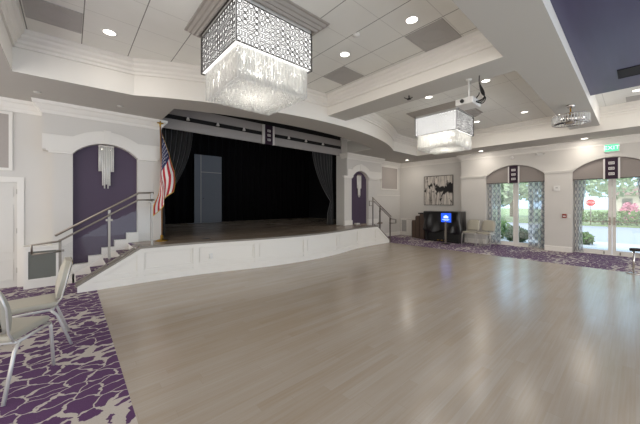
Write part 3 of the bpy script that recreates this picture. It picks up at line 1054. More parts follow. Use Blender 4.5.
# ------------------------------------------------------------------ OBJECTS
# ---- chandeliers
def chandelier_proto(loc, label):
    HS = 0.535
    t = thing('crystal_chandelier', label, 'chandelier', loc, group='square crystal chandeliers')
    zt = 3.73 - ZC; zb = 3.25 - ZC; zc = 2.87 - ZC
    # stepped mounting frame
    mb = MB()
    h0 = HS + 0.03
    sq = [(-h0, -h0), (h0, -h0), (h0, h0), (-h0, h0)]
    prof = [(-0.005, zt + 0.03), (0.015, zt + 0.03), (0.03, zt + 0.055), (0.05, zt + 0.055), (0.07, zt + 0.085), (0.09, zt + 0.09), (0.11, zt + 0.12), (0.135, zt + 0.125), (0.14, -0.001), (-0.005, -0.001)]
    mb.sweep(sq, prof, closed=True, side=-1)
    mb.box(-h0 + 0.05, h0 - 0.05, -h0 + 0.05, h0 - 0.05, -0.02, -0.001)
    mb.build('ceiling_mount', 'mount_grey', t)
    # glowing shade
    mb = MB(); d = HS - 0.012
    mb.box(-d, d, -d, d, zb + 0.012, zt)
    mb.build('lamp_shade', 'diffuser', t)
    mb = MB(); mb.box(-d, d, -d, d, zt + 0.002, zt + 0.06)
    mb.build('shade_cap', 'white_plastic', t)
    # lattice panels
    rnd = random.Random(11)
    for q in range(4):
        M = Matrix.Rotation(q * PI / 2, 4, 'Z')
        mb = MB()
        def pt(u, z, o):
            return M @ Vector((u, -HS - o, z))
        def ring(cu, cz, rx, rz, w, n):
            A = [(cu + rx * math.cos(2 * PI * i / n), cz + rz * math.sin(2 * PI * i / n)) for i in range(n)]
            B = [(cu + (rx - w) * math.cos(2 * PI * i / n), cz + (rz - w) * math.sin(2 * PI * i / n)) for i in range(n)]
            for i in range(n):
                j = (i + 1) % n
                mb.face([pt(*A[i], 0.006), pt(*A[j], 0.006), pt(*B[j], 0.006), pt(*B[i], 0.006)])
                mb.face([pt(*A[i], 0.006), pt(*A[j], 0.006), pt(*A[j], 0.001), pt(*A[i], 0.001)])
                mb.face([pt(*B[i], 0.006), pt(*B[j], 0.006), pt(*B[j], 0.001), pt(*B[i], 0.001)])
        def rect(u0, u1, z0, z1, w=0.0066):
            for a, b, c, e in ((u0, u1, z0, z0 + w), (u0, u1, z1 - w, z1), (u0, u0 + w, z0, z1), (u1 - w, u1, z0, z1)):
                mb.extrude_poly([pt(a, c, 0.006), pt(b, c, 0.006), pt(b, e, 0.006), pt(a, e, 0.006)], M.to_3x3() @ Vector((0, 0.004, 0)))
        nx, nz = 15, 7
        cw = 2 * HS / nx; ch = (zt - zb) / nz
        for i in range(nx):
            for j in range(nz):
                u0 = -HS + i * cw; z0 = zb + j * ch
                k = rnd.random()
                if k < 0.5:
                    ring(u0 + cw / 2, z0 + ch / 2, cw * 0.42, ch * 0.42, 0.0085, 12)
                    rect(u0 + 0.002, u0 + cw - 0.002, z0 + 0.002, z0 + ch - 0.002, 0.003)
                elif k < 0.76:
                    rect(u0 + 0.004, u0 + cw * 0.46, z0 + 0.006, z0 + ch - 0.006); rect(u0 + cw * 0.54, u0 + cw - 0.004, z0 + 0.006, z0 + ch - 0.006)
                else:
                    rect(u0 + 0.004, u0 + cw - 0.004, z0 + 0.006, z0 + ch * 0.46); rect(u0 + 0.004, u0 + cw - 0.004, z0 + ch * 0.54, z0 + ch - 0.006)
        rect(-HS, HS, zb - 0.006, zt, 0.011)
        mb.build('lattice_panel', 'lattice_metal', t)
    # crystals
    mb = MB()
    def drop(x, y, z0, z1, r, a):
        c, s_ = math.cos(a) * r, math.sin(a) * r
        top = [mb.bm.verts.new((x + p, y + q, z0)) for p, q in ((c, s_), (-s_, c), (-c, -s_), (s_, -c))]
        bot = [mb.bm.verts.new((x + p, y + q, z1 + r * 1.5)) for p, q in ((c, s_), (-s_, c), (-c, -s_), (s_, -c))]
        tip = mb.bm.verts.new((x, y, z1))
        for i in range(4):
            j = (i + 1) % 4
            mb.bm.faces.new([top[i], top[j], bot[j], bot[i]])
            mb.bm.faces.new([bot[i], bot[j], tip])
    hc = HS - 0.045
    n = 46
    for row, off in ((0, 0.0), (1, 0.03)):
        for q in range(4):
            for i in range(n):
                u = -hc + off + (2 * (hc - off)) * (i + 0.5) / n
                p = Matrix.Rotation(q * PI / 2, 2) @ Vector((u, -(hc - off)))
                # strand of beads
                zz = zb + 0.012
                ze = zc + 0.012 * rnd.random()
                cuts_ = [0.0, 0.18 + 0.3 * rnd.random(), 0.55 + 0.3 * rnd.random(), 1.0]
                for b, e in zip(cuts_, cuts_[1:]):
                    drop(p.x, p.y, zz - (zz - ze) * b - 0.004, zz - (zz - ze) * e, 0.0085, rnd.random() * 3)
    g = 24
    for i in range(g):
        for j in range(g):
            x = -hc + 0.06 + (2 * hc - 0.12) * i / (g - 1) + (rnd.random() - 0.5) * 0.012
            y = -hc + 0.06 + (2 * hc - 0.12) * j / (g - 1) + (rnd.random() - 0.5) * 0.012
            drop(x, y, zc + 0.11, zc + 0.02 * rnd.random(), 0.011, rnd.random() * 3)
    o = mb.build('crystal_strands', 'crystal', t)
    o['kind'] = 'stuff'
    ld = bpy.data.lights.new('chandelier_lamp', 'POINT'); ld.energy = 3; ld.shadow_soft_size = 0.10; ld.color = (1.0, 0.96, 0.90)
    lo = bpy.data.objects.new('chandelier_lamp', ld); COL.objects.link(lo); lo.parent = t; lo.location = (0, 0, zb - 0.12)
    for i in (-1, 0, 1):
        for j in (-1, 0, 1):
            b = MB(); b.lathe([(0.001, -0.03), (0.021, -0.021), (0.03, 0), (0.021, 0.021), (0.001, 0.03)], 10, (i * 0.36, j * 0.36, zb - 0.05)); b.build('bulb', 'bulb', t)
    return t
ch1 = chandelier_proto((1.87, 3.40, ZC), 'nearer square crystal chandelier with lattice shade in the left coffer over the dance floor')
ch2 = copy_tree(ch1)
ch2.location = (7.40, 3.37, ZC)
for o_ in list(ch2.children):
    if o_.type == 'LIGHT':
        o_.data = o_.data.copy(); o_.data.energy = 16
ch2['label'] = 'farther square crystal chandelier beyond the ceiling beam with the projector'

# ---- recessed lights
def downlight(x, y, z, r, label, power):
    t = thing('ceiling_light', label, 'ceiling light', (x, y, z), group='recessed ceiling lights')
    mb = MB(); mb.sweep([(r * math.cos(2 * PI * k / 24), r * math.sin(2 * PI * k / 24)) for k in range(24)], [(-0.06 * r, -0.001), (-0.03 * r, -0.008), (0.16 * r, -0.008), (0.20 * r, -0.001)], closed=True); mb.build('trim_ring', 'white_plastic', t)
    mb = MB(); mb.lathe([(r * 0.82, -0.006), (r * 0.82, -0.001)], 24); mb.build('lens', 'lamp_disc', t)
    if power:
        ld = bpy.data.lights.new('downlight', 'AREA'); ld.shape = 'DISK'; ld.size = r * 1.5; ld.energy = power; ld.color = (1, 0.93, 0.84)
        lo = bpy.data.objects.new('downlight', ld); COL.objects.link(lo); lo.parent = t; lo.location = (0, 0, -0.02)
LP = 2.2
downlight(0.41, 4.87, ZC, 0.085, 'round recessed ceiling light in the left coffer beside the far left grey vent', LP)
downlight(3.28, 3.09, ZC, 0.085, 'round recessed ceiling light in the left coffer between chandelier and beam', LP)
downlight(3.31, 1.93, ZC, 0.085, 'round recessed ceiling light in the left coffer nearest the long beam', LP)
downlight(6.04, 1.94, ZC, 0.085, 'recessed ceiling light just behind the hanging projector cables', LP * 1.7)
downlight(8.89, 1.94, ZC, 0.085, 'recessed ceiling light in the far coffer nearest the glazed doors', LP * 1.7)
downlight(8.90, 3.09, ZC, 0.085, 'recessed ceiling light in the far coffer just right of the far chandelier', LP * 1.7)
downlight(6.02, 3.09, ZC, 0.085, 'recessed ceiling light left of the projector beyond the cross beam', LP * 1.7)
downlight(8.94, -0.02, ZC, 0.085, 'recessed ceiling light beside the purple ceiling', LP * 1.7)
downlight(10.66, 6.44, ZS, 0.085, 'recessed soffit light in the far room corner', LP * 1.7)
downlight(10.73, 3.60, ZS, 0.085, 'recessed soffit light above the pair of chairs', LP * 1.7)
downlight(10.80, 0.96, ZS, 0.085, 'recessed soffit light beside the exit sign', LP * 1.7)
downlight(0.41, 1.93, ZC, 0.085, 'recessed ceiling light in the near part of the left coffer', LP)
for x, y, lab in ((0.70, 6.40, 'small white round detector on the soffit above the left niche'), (-0.40, 6.48, 'small white round detector on the soffit above the white door')):
    mb = MB(); mb.lathe([(0.05, -0.001), (0.05, -0.012), (0.03, -0.02), (0.001, -0.022)], 18, (0, 0, 0))
    tag(mb.build('smoke_detector', 'soffit_paint', loc=(x, y, ZS)), lab, 'detector')
mb = MB(); mb.lathe([(0.05, -0.001), (0.05, -0.012), (0.03, -0.03), (0.001, -0.034)], 18)
tag(mb.build('sprinkler_head', 'white_plastic', loc=(3.02, 2.62, ZC)), 'small white sprinkler cap on the tile ceiling between two recessed lights', 'sprinkler')

# ---- ceiling vents (square speaker/return panels)
def ceil_vent(x0, y0, w, h, z, m, label):
    t = thing('ceiling_vent', label, 'vent', (x0, y0, z), group='square grey ceiling vents' if m == 'vent_grey' else None)
    mb = MB(); b = 0.02
    mb.box(0, w, 0, b, -0.010, -0.001); mb.box(0, w, h - b, h, -0.010, -0.001); mb.box(0, b, b, h - b, -0.010, -0.001); mb.box(w - b, w, b, h - b, -0.010, -0.001)
    mb.build('vent_frame', m, t)
    mb = MB(); mb.box(b, w - b, b, h - b, -0.006, -0.001); mb.build('vent_plate', m, t)
    if m == 'vent_grey':
        mb = MB(); mb.sweep([(w / 2 + 0.16 * math.cos(2 * PI * k / 28), h / 2 + 0.16 * math.sin(2 * PI * k / 28)) for k in range(28)], [(-0.006, -0.0065), (-0.006, -0.009), (0.006, -0.009), (0.006, -0.0065)], closed=True); mb.build('diffuser_ring', m, t)
    return t
ceil_vent(-0.42, 4.61, 0.54, 0.55, ZC, 'vent_grey', 'grey square ceiling vent in the left coffer corner near the door side')
ceil_vent(3.57, 1.65, 0.60, 0.54, ZC, 'vent_grey', 'grey square ceiling vent beside the long beam')
ceil_vent(3.56, 3.37, 0.54, 0.54, ZC, 'vent_grey', 'grey square ceiling vent beside the cross beam behind the near chandelier')
ceil_vent(6.55, -0.36, 0.46, 0.56, 3.62, 'vent_black', 'black vent in the dark purple ceiling')
ceil_vent(9.35, -0.5, 0.45, 0.65, ZC, 'vent_grey', 'grey vent on the white ceiling beyond the purple ceiling')

# ---- ceiling fan-light under the long beam
t = thing('caged_ceiling_fan', 'round crystal caged ceiling fan hanging under the long beam', 'ceiling fan', (7.49, 0.87, ZB))
mb = MB(); mb.lathe([(0.001, -0.0), (0.07, -0.001), (0.075, -0.02), (0.05, -0.055), (0.02, -0.07), (0.001, -0.07)], 20); mb.build('canopy', 'chrome', t)
mb = MB(); mb.tube([(0, 0, -0.065), (0, 0, -0.22)], 0.014, 10); mb.lathe([(0.001, -0.14), (0.03, -0.15), (0.03, -0.17), (0.001, -0.18)], 14); mb.build('rod', 'brass', t)
mb = MB(); mb.lathe([(0.001, -0.22), (0.10, -0.22), (0.11, -0.26), (0.09, -0.38), (0.001, -0.39)], 20); mb.build('motor', 'chrome', t)
for k in range(5):
    a = 2 * PI * k / 5
    M = Matrix.Rotation(a, 4, 'Z') @ Matrix.Rotation(R(12), 4, 'X')
    mb = MB(); mb.box(0.08, 0.255, -0.05, 0.05, -0.352, -0.344, M=M); mb.build('blade', 'dark_metal', t)
mb = MB()
n = 40
for k in range(n):
    a0 = 2 * PI * k / n
    mb.bar((0.285 * math.cos(a0), 0.285 * math.sin(a0), -0.235), (0.285 * math.cos(a0), 0.285 * math.sin(a0), -0.365), 0.022, 0.014, up=(-math.sin(a0), math.cos(a0), 0))
c = mb.build('crystal_ring', 'crystal', t)
c['kind'] = 'stuff'
mb = MB()
for z in (-0.225, -0.375):
    mb.sweep([(0.295 * math.cos(2 * PI * k / 36), 0.295 * math.sin(2 * PI * k / 36)) for k in range(36)], [(0, z), (0.014, z), (0.014, z + 0.014), (0, z + 0.014)], closed=True)
for k in range(4):
    a = PI * k / 2 + 0.4
    mb.bar((0.09 * math.cos(a), 0.09 * math.sin(a), -0.222), (0.29 * math.cos(a), 0.29 * math.sin(a), -0.222), 0.012, 0.008)
mb.build('cage_frame', 'chrome', t)
for k in range(3):
    a = 2 * PI * k / 3 + 0.5
    b = MB(); b.lathe([(0.001, -0.02), (0.018, 0), (0.001, 0.02)], 8, (0.2 * math.cos(a), 0.2 * math.sin(a), -0.29)); b.build('bulb', 'bulb', t)

# ---- projector hanging from the cross beam + cables
t = thing('ceiling_projector', 'white projector hanging on a pole from the cross beam', 'projector', (4.72, 1.76, ZB))
mb = MB(); mb.tube([(0, 0, -0.001), (0, 0, -0.34)], 0.013, 10); mb.build('pole', 'white_plastic', t)
mb = MB(); mb.lathe([(0.001, -0.001), (0.045, -0.001), (0.045, -0.012), (0.001, -0.014)], 16); mb.build('mount_plate', 'white_plastic', t)
mb = MB(); mb.box(-0.17, 0.17, -0.12, 0.14, -0.43, -0.33); mb.build('body', 'white_plastic', t, bevel=0.012)
mb = MB(); mb.tube([(-0.17, 0.03, -0.38), (-0.195, 0.03, -0.38)], 0.028, 14); mb.build('lens', 'black_plastic', t)
t2 = thing('projector_cable_bundle', 'black looped cable bundle hanging from the cross beam beside the projector', 'cable', (4.70, 1.60, ZB))
for k in range(4):
    rnd = random.Random(k)
    mb = MB()
    pts = [(0, 0, -0.0), (0.005 * k, 0.0, -0.10), (0.02, -0.02 - 0.012 * k, -0.24), (0.0, -0.08 + 0.01 * k, -0.33), (-0.02, -0.05 + 0.03 * k, -0.40 + 0.015 * k), (0.0, 0.03 + 0.01 * k, -0.36 + 0.012 * k), (0.01, 0.04, -0.30), (0, 0.0, -0.26)]
    fine = []
    for i in range(len(pts) - 1):
        p0 = Vector(pts[max(0, i - 1)]); p1 = Vector(pts[i]); p2 = Vector(pts[i + 1]); p3 = Vector(pts[min(len(pts) - 1, i + 2)])
        for s in range(6):
            u = s / 6
            fine.append(0.55 * ((2 * p1) + (-p0 + p2) * u + (2 * p0 - 5 * p1 + 4 * p2 - p3) * u * u + (-p0 + 3 * p1 - 3 * p2 + p3) * u ** 3))
    fine.append(Vector(pts[-1]))
    mb.tube(fine, 0.007, 6)
    mb.build('cable', 'black_plastic', t2)
t = thing('ceiling_bracket', 'small black bracket with two arms under the cross beam', 'bracket', (4.62, 2.75, ZB))
mb = MB(); mb.tube([(0, 0, 0), (0, 0, -0.05)], 0.012, 8); mb.box(-0.02, 0.02, -0.03, 0.03, -0.075, -0.05); mb.build('stem', 'black_plastic', t)
mb = MB(); mb.tube([(0, 0.02, -0.06), (-0.02, 0.09, -0.02)], 0.008, 6); mb.tube([(0, -0.02, -0.06), (0.0, -0.07, -0.05)], 0.008, 6); mb.build('arm', 'black_plastic', t)

# ---- sconces
def sconce(loc, s, label):
    t = thing('crystal_wall_sconce', label, 'wall sconce', loc, group='crystal wall sconces')
    mb = MB(); mb.box(-0.125 * s, 0.125 * s, -0.08 * s, 0.0, -0.035 * s, 0.0); mb.box(-0.05 * s, 0.05 * s, -0.03 * s, 0, -0.6 * s, 0); mb.build('wall_plate', 'chrome', t)
    for k in range(9):
        x = (-0.112 + 0.224 * k / 8) * s
        L = (0.52, 0.52, 0.80, 0.86, 0.78, 0.86, 0.80, 0.52, 0.52)[k] * s
        for y in ((-0.062 * s),):
            mb = MB(); mb.tube([(x, y, -0.035 * s), (x, y, -L)], 0.0138 * s, 6); mb.build('crystal_rod', 'frosted_rod', t)
    for x in (-0.06, 0.06):
        b = MB(); b.lathe([(0.001, -0.02), (0.016, 0), (0.001, 0.02)], 8, (x * s, -0.036 * s, -0.075 * s)); b.build('bulb', 'bulb', t)
    mb = MB(); mb.box(-0.05 * s, 0.05 * s, -0.045 * s, -0.031 * s, -0.66 * s, -0.60 * s); mb.build('lower_clip', 'chrome', t)
sconce((0.545, YN + 0.13, 2.64), 1.0, 'crystal rod wall sconce in the left purple niche above the stairs')
sconce((8.30, YN + 0.13, 2.56), 1.0, 'crystal rod wall sconce in the right purple niche')

# ---- stage drapes, valance, banner
def drape(name, label, top0, top1, tie_z, tie0, tie1, bot0, bot1, y, m, folds, group=None):
    """draw curtain pulled back to a tie"""
    mb = MB()
    zt = 3.42
    def fn(u, v):
        z = zt - (zt - SH) * v
        if z > tie_z:
            q = (zt - z) / (zt - tie_z)
            e = q ** 2.0
            a = top0 + (tie0 - top0) * e; b = top1 + (tie1 - top1) * (q ** 2.0)
            sag = 1 - 0.55 * q
        else:
            q = (tie_z - z) / (tie_z - SH)
            a = tie0 + (bot0 - tie0) * min(1, q * 2); b = tie1 + (bot1 - tie1) * min(1, q * 2)
            sag = 0.45 + 0.3 * q
        x = a + (b - a) * u
        return (x, y + 0.10 * sag * math.sin(2 * PI * folds * u) + 0.02 * math.sin(5 * v + 9 * u), z)
    mb.grid(fn, folds * 10, 34)
    o = tag(mb.build(name, m, solid=0.006), label, 'curtain', group)
    return o
drape('stage_drape', 'grey velvet stage drape swept back at the left of the opening', 1.52, 2.40, 1.55, 1.50, 1.72, 1.50, 1.75, 7.72, 'velvet', 7, 'swept back stage drapes')
drape('stage_drape', 'grey velvet stage drape swept back at the right of the opening', 7.50, 6.50, 1.55, 7.50, 7.40, 7.50, 7.27, 7.72, 'velvet', 7, 'swept back stage drapes')
mb = MB()
mb.grid(lambda u, v: (-0.5 + 10.3 * u, 11.93 + 0.06 * math.sin(2 * PI * 34 * u), SH + 0.01 + 4.4 * v), 340, 2)
tag(mb.build('backdrop_curtain', 'black_drape', solid=0.006), 'black pleated curtain across the back of the stage', 'curtain')

t = thing('stage_valance', 'grey stage valance with a black stripe hung across the opening', 'valance', (MX, 7.28, 3.24))
for nm, z0, z1, m, yo in (('lower_band', 0.0, 0.235, 'valance_grey', 0), ('dark_stripe', 0.235, 0.345, 'valance_dark', 0.02), ('upper_band', 0.345, 0.56, 'valance_grey', 0)):
    mb = MB(); mb.box(-3.03, 3.02, yo, yo + 0.05, z0, z1); mb.build(nm, m, t)
mb = MB(); mb.box(-3.03, 3.02, 0.055, 0.075, 0.02, 0.72); mb.build('backing_board', 'valance_dark', t)
t = thing('stage_banner', 'narrow dark purple banner with three silver buckles centred over the stage', 'banner', (4.39, 7.20, 3.24))
mb = MB(); mb.box(-0.13, 0.13, 0, 0.06, -0.02, 0.54); mb.build('cloth', 'banner_purple', t)
for s in (-1, 1):
    mb = MB(); mb.box(s * 0.13, s * 0.20, 0.005, 0.06, -0.02, 0.54); mb.build('border', 'silver_trim', t)
def buckle(parent, z, s=1.0, ax='Y'):
    mb = MB()
    w, h, b = 0.05 * s, 0.032 * s, 0.012 * s
    Mx = Matrix.Identity(4) if ax == 'Y' else Matrix.Rotation(R(-90), 4, 'Z')
    for a in ((-w, w, -h, -h + b), (-w, w, h - b, h), (-w, -w + b, -h + b, h - b), (w - b, w, -h + b, h - b), (-w * 0.5, w * 0.5, -b / 2, b / 2)):
        mb.box(a[0], a[1], -0.012, 0, z + a[2], z + a[3], M=Mx)
    mb.build('buckle', 'silver_trim', parent)
for z in (0.11, 0.24, 0.37):
    buckle(t, z)
for i, x in enumerate((2.13, 2.86, 3.59, 5.10, 5.78, 6.53)):
    t = thing('stage_spotlight', ['leftmost', 'second from left', 'third from left, just left of the banner', 'just right of the banner', 'second from right', 'rightmost'][i] + ' small silver spotlight on the valance stripe', 'spotlight', (x, 7.262, 3.53), group='spotlights on the valance')
    mb = MB(); mb.tube([(0, 0, 0.0), (0, -0.05, -0.005)], 0.012, 8); mb.build('bracket', 'dark_metal', t)
    mb = MB(); mb.lathe([(0.02, 0.035), (0.03, 0.0), (0.042, -0.035), (0.042, -0.04), (0.001, -0.03)], 14, (0, -0.075, -0.005)); mb.build('lamp_head', 'white_plastic', t)

# grey flat standing at the back of the stage
t = thing('stage_flat', 'tall grey scenery flat with a door standing at the back of the stage', 'stage flat', (3.68, 11.62, SH))
mb = MB(); mb.box(0, 1.10, 0, 0.06, 0, 2.75); mb.build('panel', 'grey_flat', t)
mb = MB(); mb.box(0.24, 0.262, -0.012, 0, 0, 2.75); mb.box(0.26, 1.08, -0.012, 0, 2.05, 2.07); mb.build('door_trim', 'grey_panel', t)
mb = MB(); mb.lathe([(0.001, -0.025), (0.025, 0), (0.001, 0.025)], 8, (0.34, -0.03, 1.0)); mb.build('door_knob', 'dark_metal', t)
mb = MB(); mb.box(-0.25, 1.0, -0.22, 0.06, 0.0, 0.02); mb.build('foot_board', 'dark_metal', t)
for x, y, lab in ((2.33, 6.55, 'dark oval floor pocket plate near the left front of the stage'), (5.2, 6.15, 'dark oval floor pocket plate near the middle front of the stage')):
    mb = MB(); mb.lathe([(0.10, 0.0), (0.10, 0.006), (0.08, 0.012), (0.001, 0.012)], 20)
    o = tag(mb.build('floor_pocket', 'dark_metal', loc=(x, y, SH)), lab, 'floor plate')
    o.scale = (1, 0.6, 1)
mb = MB(); mb.box(-0.035, 0.035, -0.03, 0, -0.055, 0.055); mb.box(-0.03, 0.03, -0.05, -0.03, -0.05, 0.0)
tag(mb.build('wall_outlet', 'white_plastic', loc=(2.24, stage_y(2.24), 0.36), bevel=0.004), 'small white outlet cover on the panelled stage front', 'outlet')

# ---- flag
t = thing('flag_on_pole', 'american flag with gold fringe on a pole at the left end of the stage', 'flag', (1.485, 6.82, SH))
PH = 2.48
mb = MB(); mb.tube([(0, 0, 0.05), (0.0, 0.0, 1.2), (-0.03, 0, PH)], 0.0135, 10); mb.build('pole', 'wood_pole', t)
mb = MB()
mb.lathe([(0.12, 0.0), (0.125, 0.012), (0.07, 0.03), (0.03, 0.045), (0.028, 0.12), (0.018, 0.13), (0.001, 0.13)], 24)
mb.build('base', 'brass', t)
mb = MB(); mb.lathe([(0.012, PH - 0.02), (0.022, PH), (0.012, PH + 0.02), (0.03, PH + 0.045), (0.018, PH + 0.08), (0.001, PH + 0.12)], 12, (-0.03, 0, 0))
mb.box(-0.09, 0.03, -0.012, 0.012, PH + 0.05, PH + 0.075); mb.build('finial', 'brass', t)
HH, LL = 0.95, 1.30
def flag_pt(u, v):
    # u along the fly, v down the hoist : cloth hangs close to the pole in soft folds
    z = PH - 0.15 - v * HH * (1 - 0.45 * u) - u * LL * 0.98
    e = min(1.0, u * 1.6)
    x = 0.22 * e * (1 - v) - 0.16 * e * v + 0.05 * math.sin(2 * PI * (1.1 * v + 0.5 * u)) * e + 0.02 * math.sin(9 * u + 4 * v) * e - 0.005
    y = -0.03 - 0.05 * e * math.sin(PI * v) + 0.035 * math.sin(2 * PI * (2.2 * v + 0.6 * u)) * e
    return (x, y, z)
NU, NV = 40, 39
def flag_m(i, j):
    if i >= NU - 1 or j >= NV - 1 or j < 1: return 3 if i >= 1 else 0
    if i < 15 and j < 21:
        return 2
    return 0 if (j // 3) % 2 == 0 else 1
mb = MB(); mb.grid(flag_pt, NU, NV, mif=flag_m)
fl = mb.build('flag_cloth', ['flag_red', 'flag_white', 'flag_blue', 'gold_fringe'], t, solid=0.004)
mb = MB()
for r_ in range(6):
    for c_ in range(5):
        u = (1.4 + 2.4 * c_ + (1.2 if r_ % 2 else 0)) / NU; v = (2 + 3.1 * r_) / NV
        p = Vector(flag_pt(u, v)); pu = (Vector(flag_pt(u + 0.01, v)) - p).normalized(); pv = (Vector(flag_pt(u, v + 0.01)) - p).normalized()
        nn = pu.cross(pv).normalized()
        for sd in (0.004, -0.004):
            mb.face([p + nn * sd + (pu * math.cos(PI / 2 + 2 * PI * k / 10) + pv * math.sin(PI / 2 + 2 * PI * k / 10)) * (0.024 if k % 2 == 0 else 0.010) for k in range(10)])
mb.build('star', 'flag_white', fl)

# ---- stair railings
def railing(loc, mirror, label):
    t = thing('stair_railing', label, 'railing', loc, group='steel stair railings')
    s = -1 if mirror else 1
    def X(x): return x * s
    # x measured from the lower post, rising towards the stage
    lo, mi_, hi = 0.0, 0.64, 1.30
    zl = lambda x: 0.90 + 0.60 * x if x < 1.09 else 1.554
    for x, zb_, zt_ in ((lo, 0.0, 0.90), (mi_, 0.50, 1.37)) + (() if mirror else ((hi, SH, 1.69),)):
        mb = MB(); mb.bar((X(x), 0, zb_), (X(x), 0, zt_), 0.036, 0.036); p = mb.build('post', 'steel', t)
        mb = MB(); mb.box(X(x) - 0.05, X(x) + 0.05, -0.012, 0.012, zt_ - 0.20, zt_ - 0.165); mb.build('glass_clamp', 'steel', p)
    mb = MB(); mb.tube([(X(-0.06), -0.0, 0.965), (X(1.09), 0, 1.68)] + ([] if mirror else [(X(1.33), 0, 1.685)]), 0.019, 10); mb.build('top_rail', 'steel', t)
    mb = MB(); mb.tube([(X(-0.32), -0.045, 0.70), (X(-0.32), -0.045, 0.845), (X(-0.02), -0.045, 0.875), (X(1.07), -0.045, 1.545)] + ([(X(1.32), -0.045, 1.55), (X(1.32), -0.045, 1.39), (X(1.12), -0.045, 1.39), (X(1.10), -0.045, 1.52)] if mirror else [(X(1.33), -0.045, 1.55)]), 0.016, 10); mb.tube([(X(-0.32), -0.045, 0.70), (X(0.0), -0.045, 0.715), (X(0.0), 0, 0.715)], 0.016, 10)
    mb.build('hand_rail', 'steel', t)
    mb = MB()
    for x in (0.0, mi_) + (() if mirror else (hi,)):
        z = 0.885 + (1.545 - 0.875) / 1.09 * min(x, 1.07)
        mb.tube([(X(x), 0, z - 0.04), (X(x), -0.045, z - 0.02)], 0.008, 6)
    mb.build('rail_bracket', 'steel', t)
    if mirror:
        mb = MB(); mb.bar((X(1.06), -0.0, SH), (X(1.06), -0.0, 1.66), 0.03, 0.03); mb.build('post', 'steel', t)
    for a, b in () if mirror else ((lo + 0.03, mi_ - 0.03), (mi_ + 0.03, hi - 0.03)):
        z0 = lambda x: min(SH + 0.02, 0.12 + 0.62 * x) + 0.09
        z1 = lambda x: min(1.45, 0.76 + 0.61 * x)
        pts = [(X(a), 0.012, z0(a)), (X(b), 0.012, z0(b)), (X(b), 0.012, z1(b)), (X(a), 0.012, z1(a))]
        mb = MB(); mb.extrude_poly(pts, (0, 0.008, 0)); mb.build('glass_panel', 'rail_glass_clear' if mirror else 'rail_glass', t)
    return t
railing((-0.12, 6.21, 0), False, 'brushed steel and glass stair railing at the left end of the stage')
railing((9.14, 6.24, 0), True, 'brushed steel stair railing without glass at the right end of the stage')

# ---- banquet chairs
def make_chair(loc, rz, label, group):
    t = thing('banquet_chair', label, 'chair', loc, rz, group)
    mb = MB(); mb.box(-0.205, 0.205, -0.20, 0.225, 0.415, 0.475); mb.build('seat', 'vinyl', t, bevel=0.022)
    # backrest leaning back, slightly waisted
    mb = MB()
    def back(u, v):
        z = 0.50 + 0.375 * v
        w = 0.185 + 0.03 * math.sin(PI * min(1, v * 1.15)) - (0.05 * max(0, v - 0.86) / 0.14)
        x = (u - 0.5) * 2 * w
        return x, z
    def yb(z): return -0.215 - (z - 0.47) * 0.22
    F, B = [], []
    nu, nv = 8, 8
    for sd in (0, 1):
        g = [[None] * (nv + 1) for _ in range(nu + 1)]
        for i in range(nu + 1):
            for j in range(nv + 1):
                x, z = back(i / nu, j / nv)
                e = min(1, 4 * min(i, nu - i) / nu) * min(1, 4 * min(j, nv - j) / nv)
                y = yb(z) + (0.042 + 0.016 * e if sd == 0 else -0.008)
                g[i][j] = mb.bm.verts.new((x, y, z))
        for i in range(nu):
            for j in range(nv):
                f = mb.bm.faces.new([g[i][j], g[i + 1][j], g[i + 1][j + 1], g[i][j + 1]]); f.smooth = True
        (F if sd == 0 else B).append(g)
    f, b = F[0], B[0]
    for i in range(nu):
        mb.bm.faces.new([f[i][0], f[i + 1][0], b[i + 1][0], b[i][0]]); mb.bm.faces.new([f[i][nv], f[i + 1][nv], b[i + 1][nv], b[i][nv]])
    for j in range(nv):
        mb.bm.faces.new([f[0][j], f[0][j + 1], b[0][j + 1], b[0][j]]); mb.bm.faces.new([f[nu][j], f[nu][j + 1], b[nu][j + 1], b[nu][j]])
    bk = mb.build('backrest', 'vinyl', t)
    mb = MB()
    mb.grid(lambda u, v: ((u - 0.5) * 0.34, yb(0.52 + 0.35 * v) - 0.012, 0.52 + 0.35 * v), 4, 4)
    mb.build('back_cover', 'speckled_fabric', bk, solid=0.006)
    for s in (-1, 1):
        mb = MB()
        mb.tube([(s * 0.212, 0.205, 0.40), (s * 0.215, 0.21, 0.36), (s * 0.222, 0.235, 0.0)], 0.0135, 8); mb.build('leg', 'chair_frame', t)
        mb = MB()
        mb.tube([(s * 0.212, -0.14, 0.40), (s * 0.215, -0.19, 0.34), (s * 0.222, -0.30, 0.0)], 0.0135, 8); mb.build('leg', 'chair_frame', t)
        mb = MB()
        mb.tube([(s * 0.195, -0.165, 0.41), (s * 0.20, yb(0.50) - 0.002, 0.50), (s * 0.215, yb(0.70), 0.70), (s * 0.19, yb(0.86), 0.86)], 0.008, 8); mb.build('back_upright', 'chair_frame', t)
    mb = MB()
    for s in (-1, 1):
        mb.tube([(s * 0.212, 0.21, 0.403), (s * 0.212, -0.16, 0.403)], 0.013, 8)
    mb.tube([(-0.212, 0.205, 0.403), (0.212, 0.205, 0.403)], 0.012, 8); mb.tube([(-0.212, -0.16, 0.403), (0.212, -0.16, 0.403)], 0.012, 8)
    mb.build('seat_frame', 'chair_frame', t)
    return t
chairA = make_chair((-0.42, 3.47, 0), R(-28.6), 'beige vinyl banquet chair at the left edge nearest the camera, facing the stage', 'beige banquet chairs')
def place_chair(loc, rz, label):
    c = copy_tree(chairA)
    c.location = loc; c.rotation_euler = (0, 0, rz); c['label'] = label
    return c
place_chair((-0.30, 4.18, 0), R(93), 'beige vinyl banquet chair standing behind the nearest one, its back to the dance floor')
place_chair((10.70, 3.92, 0), R(90), 'beige chair beside the black covered piano')
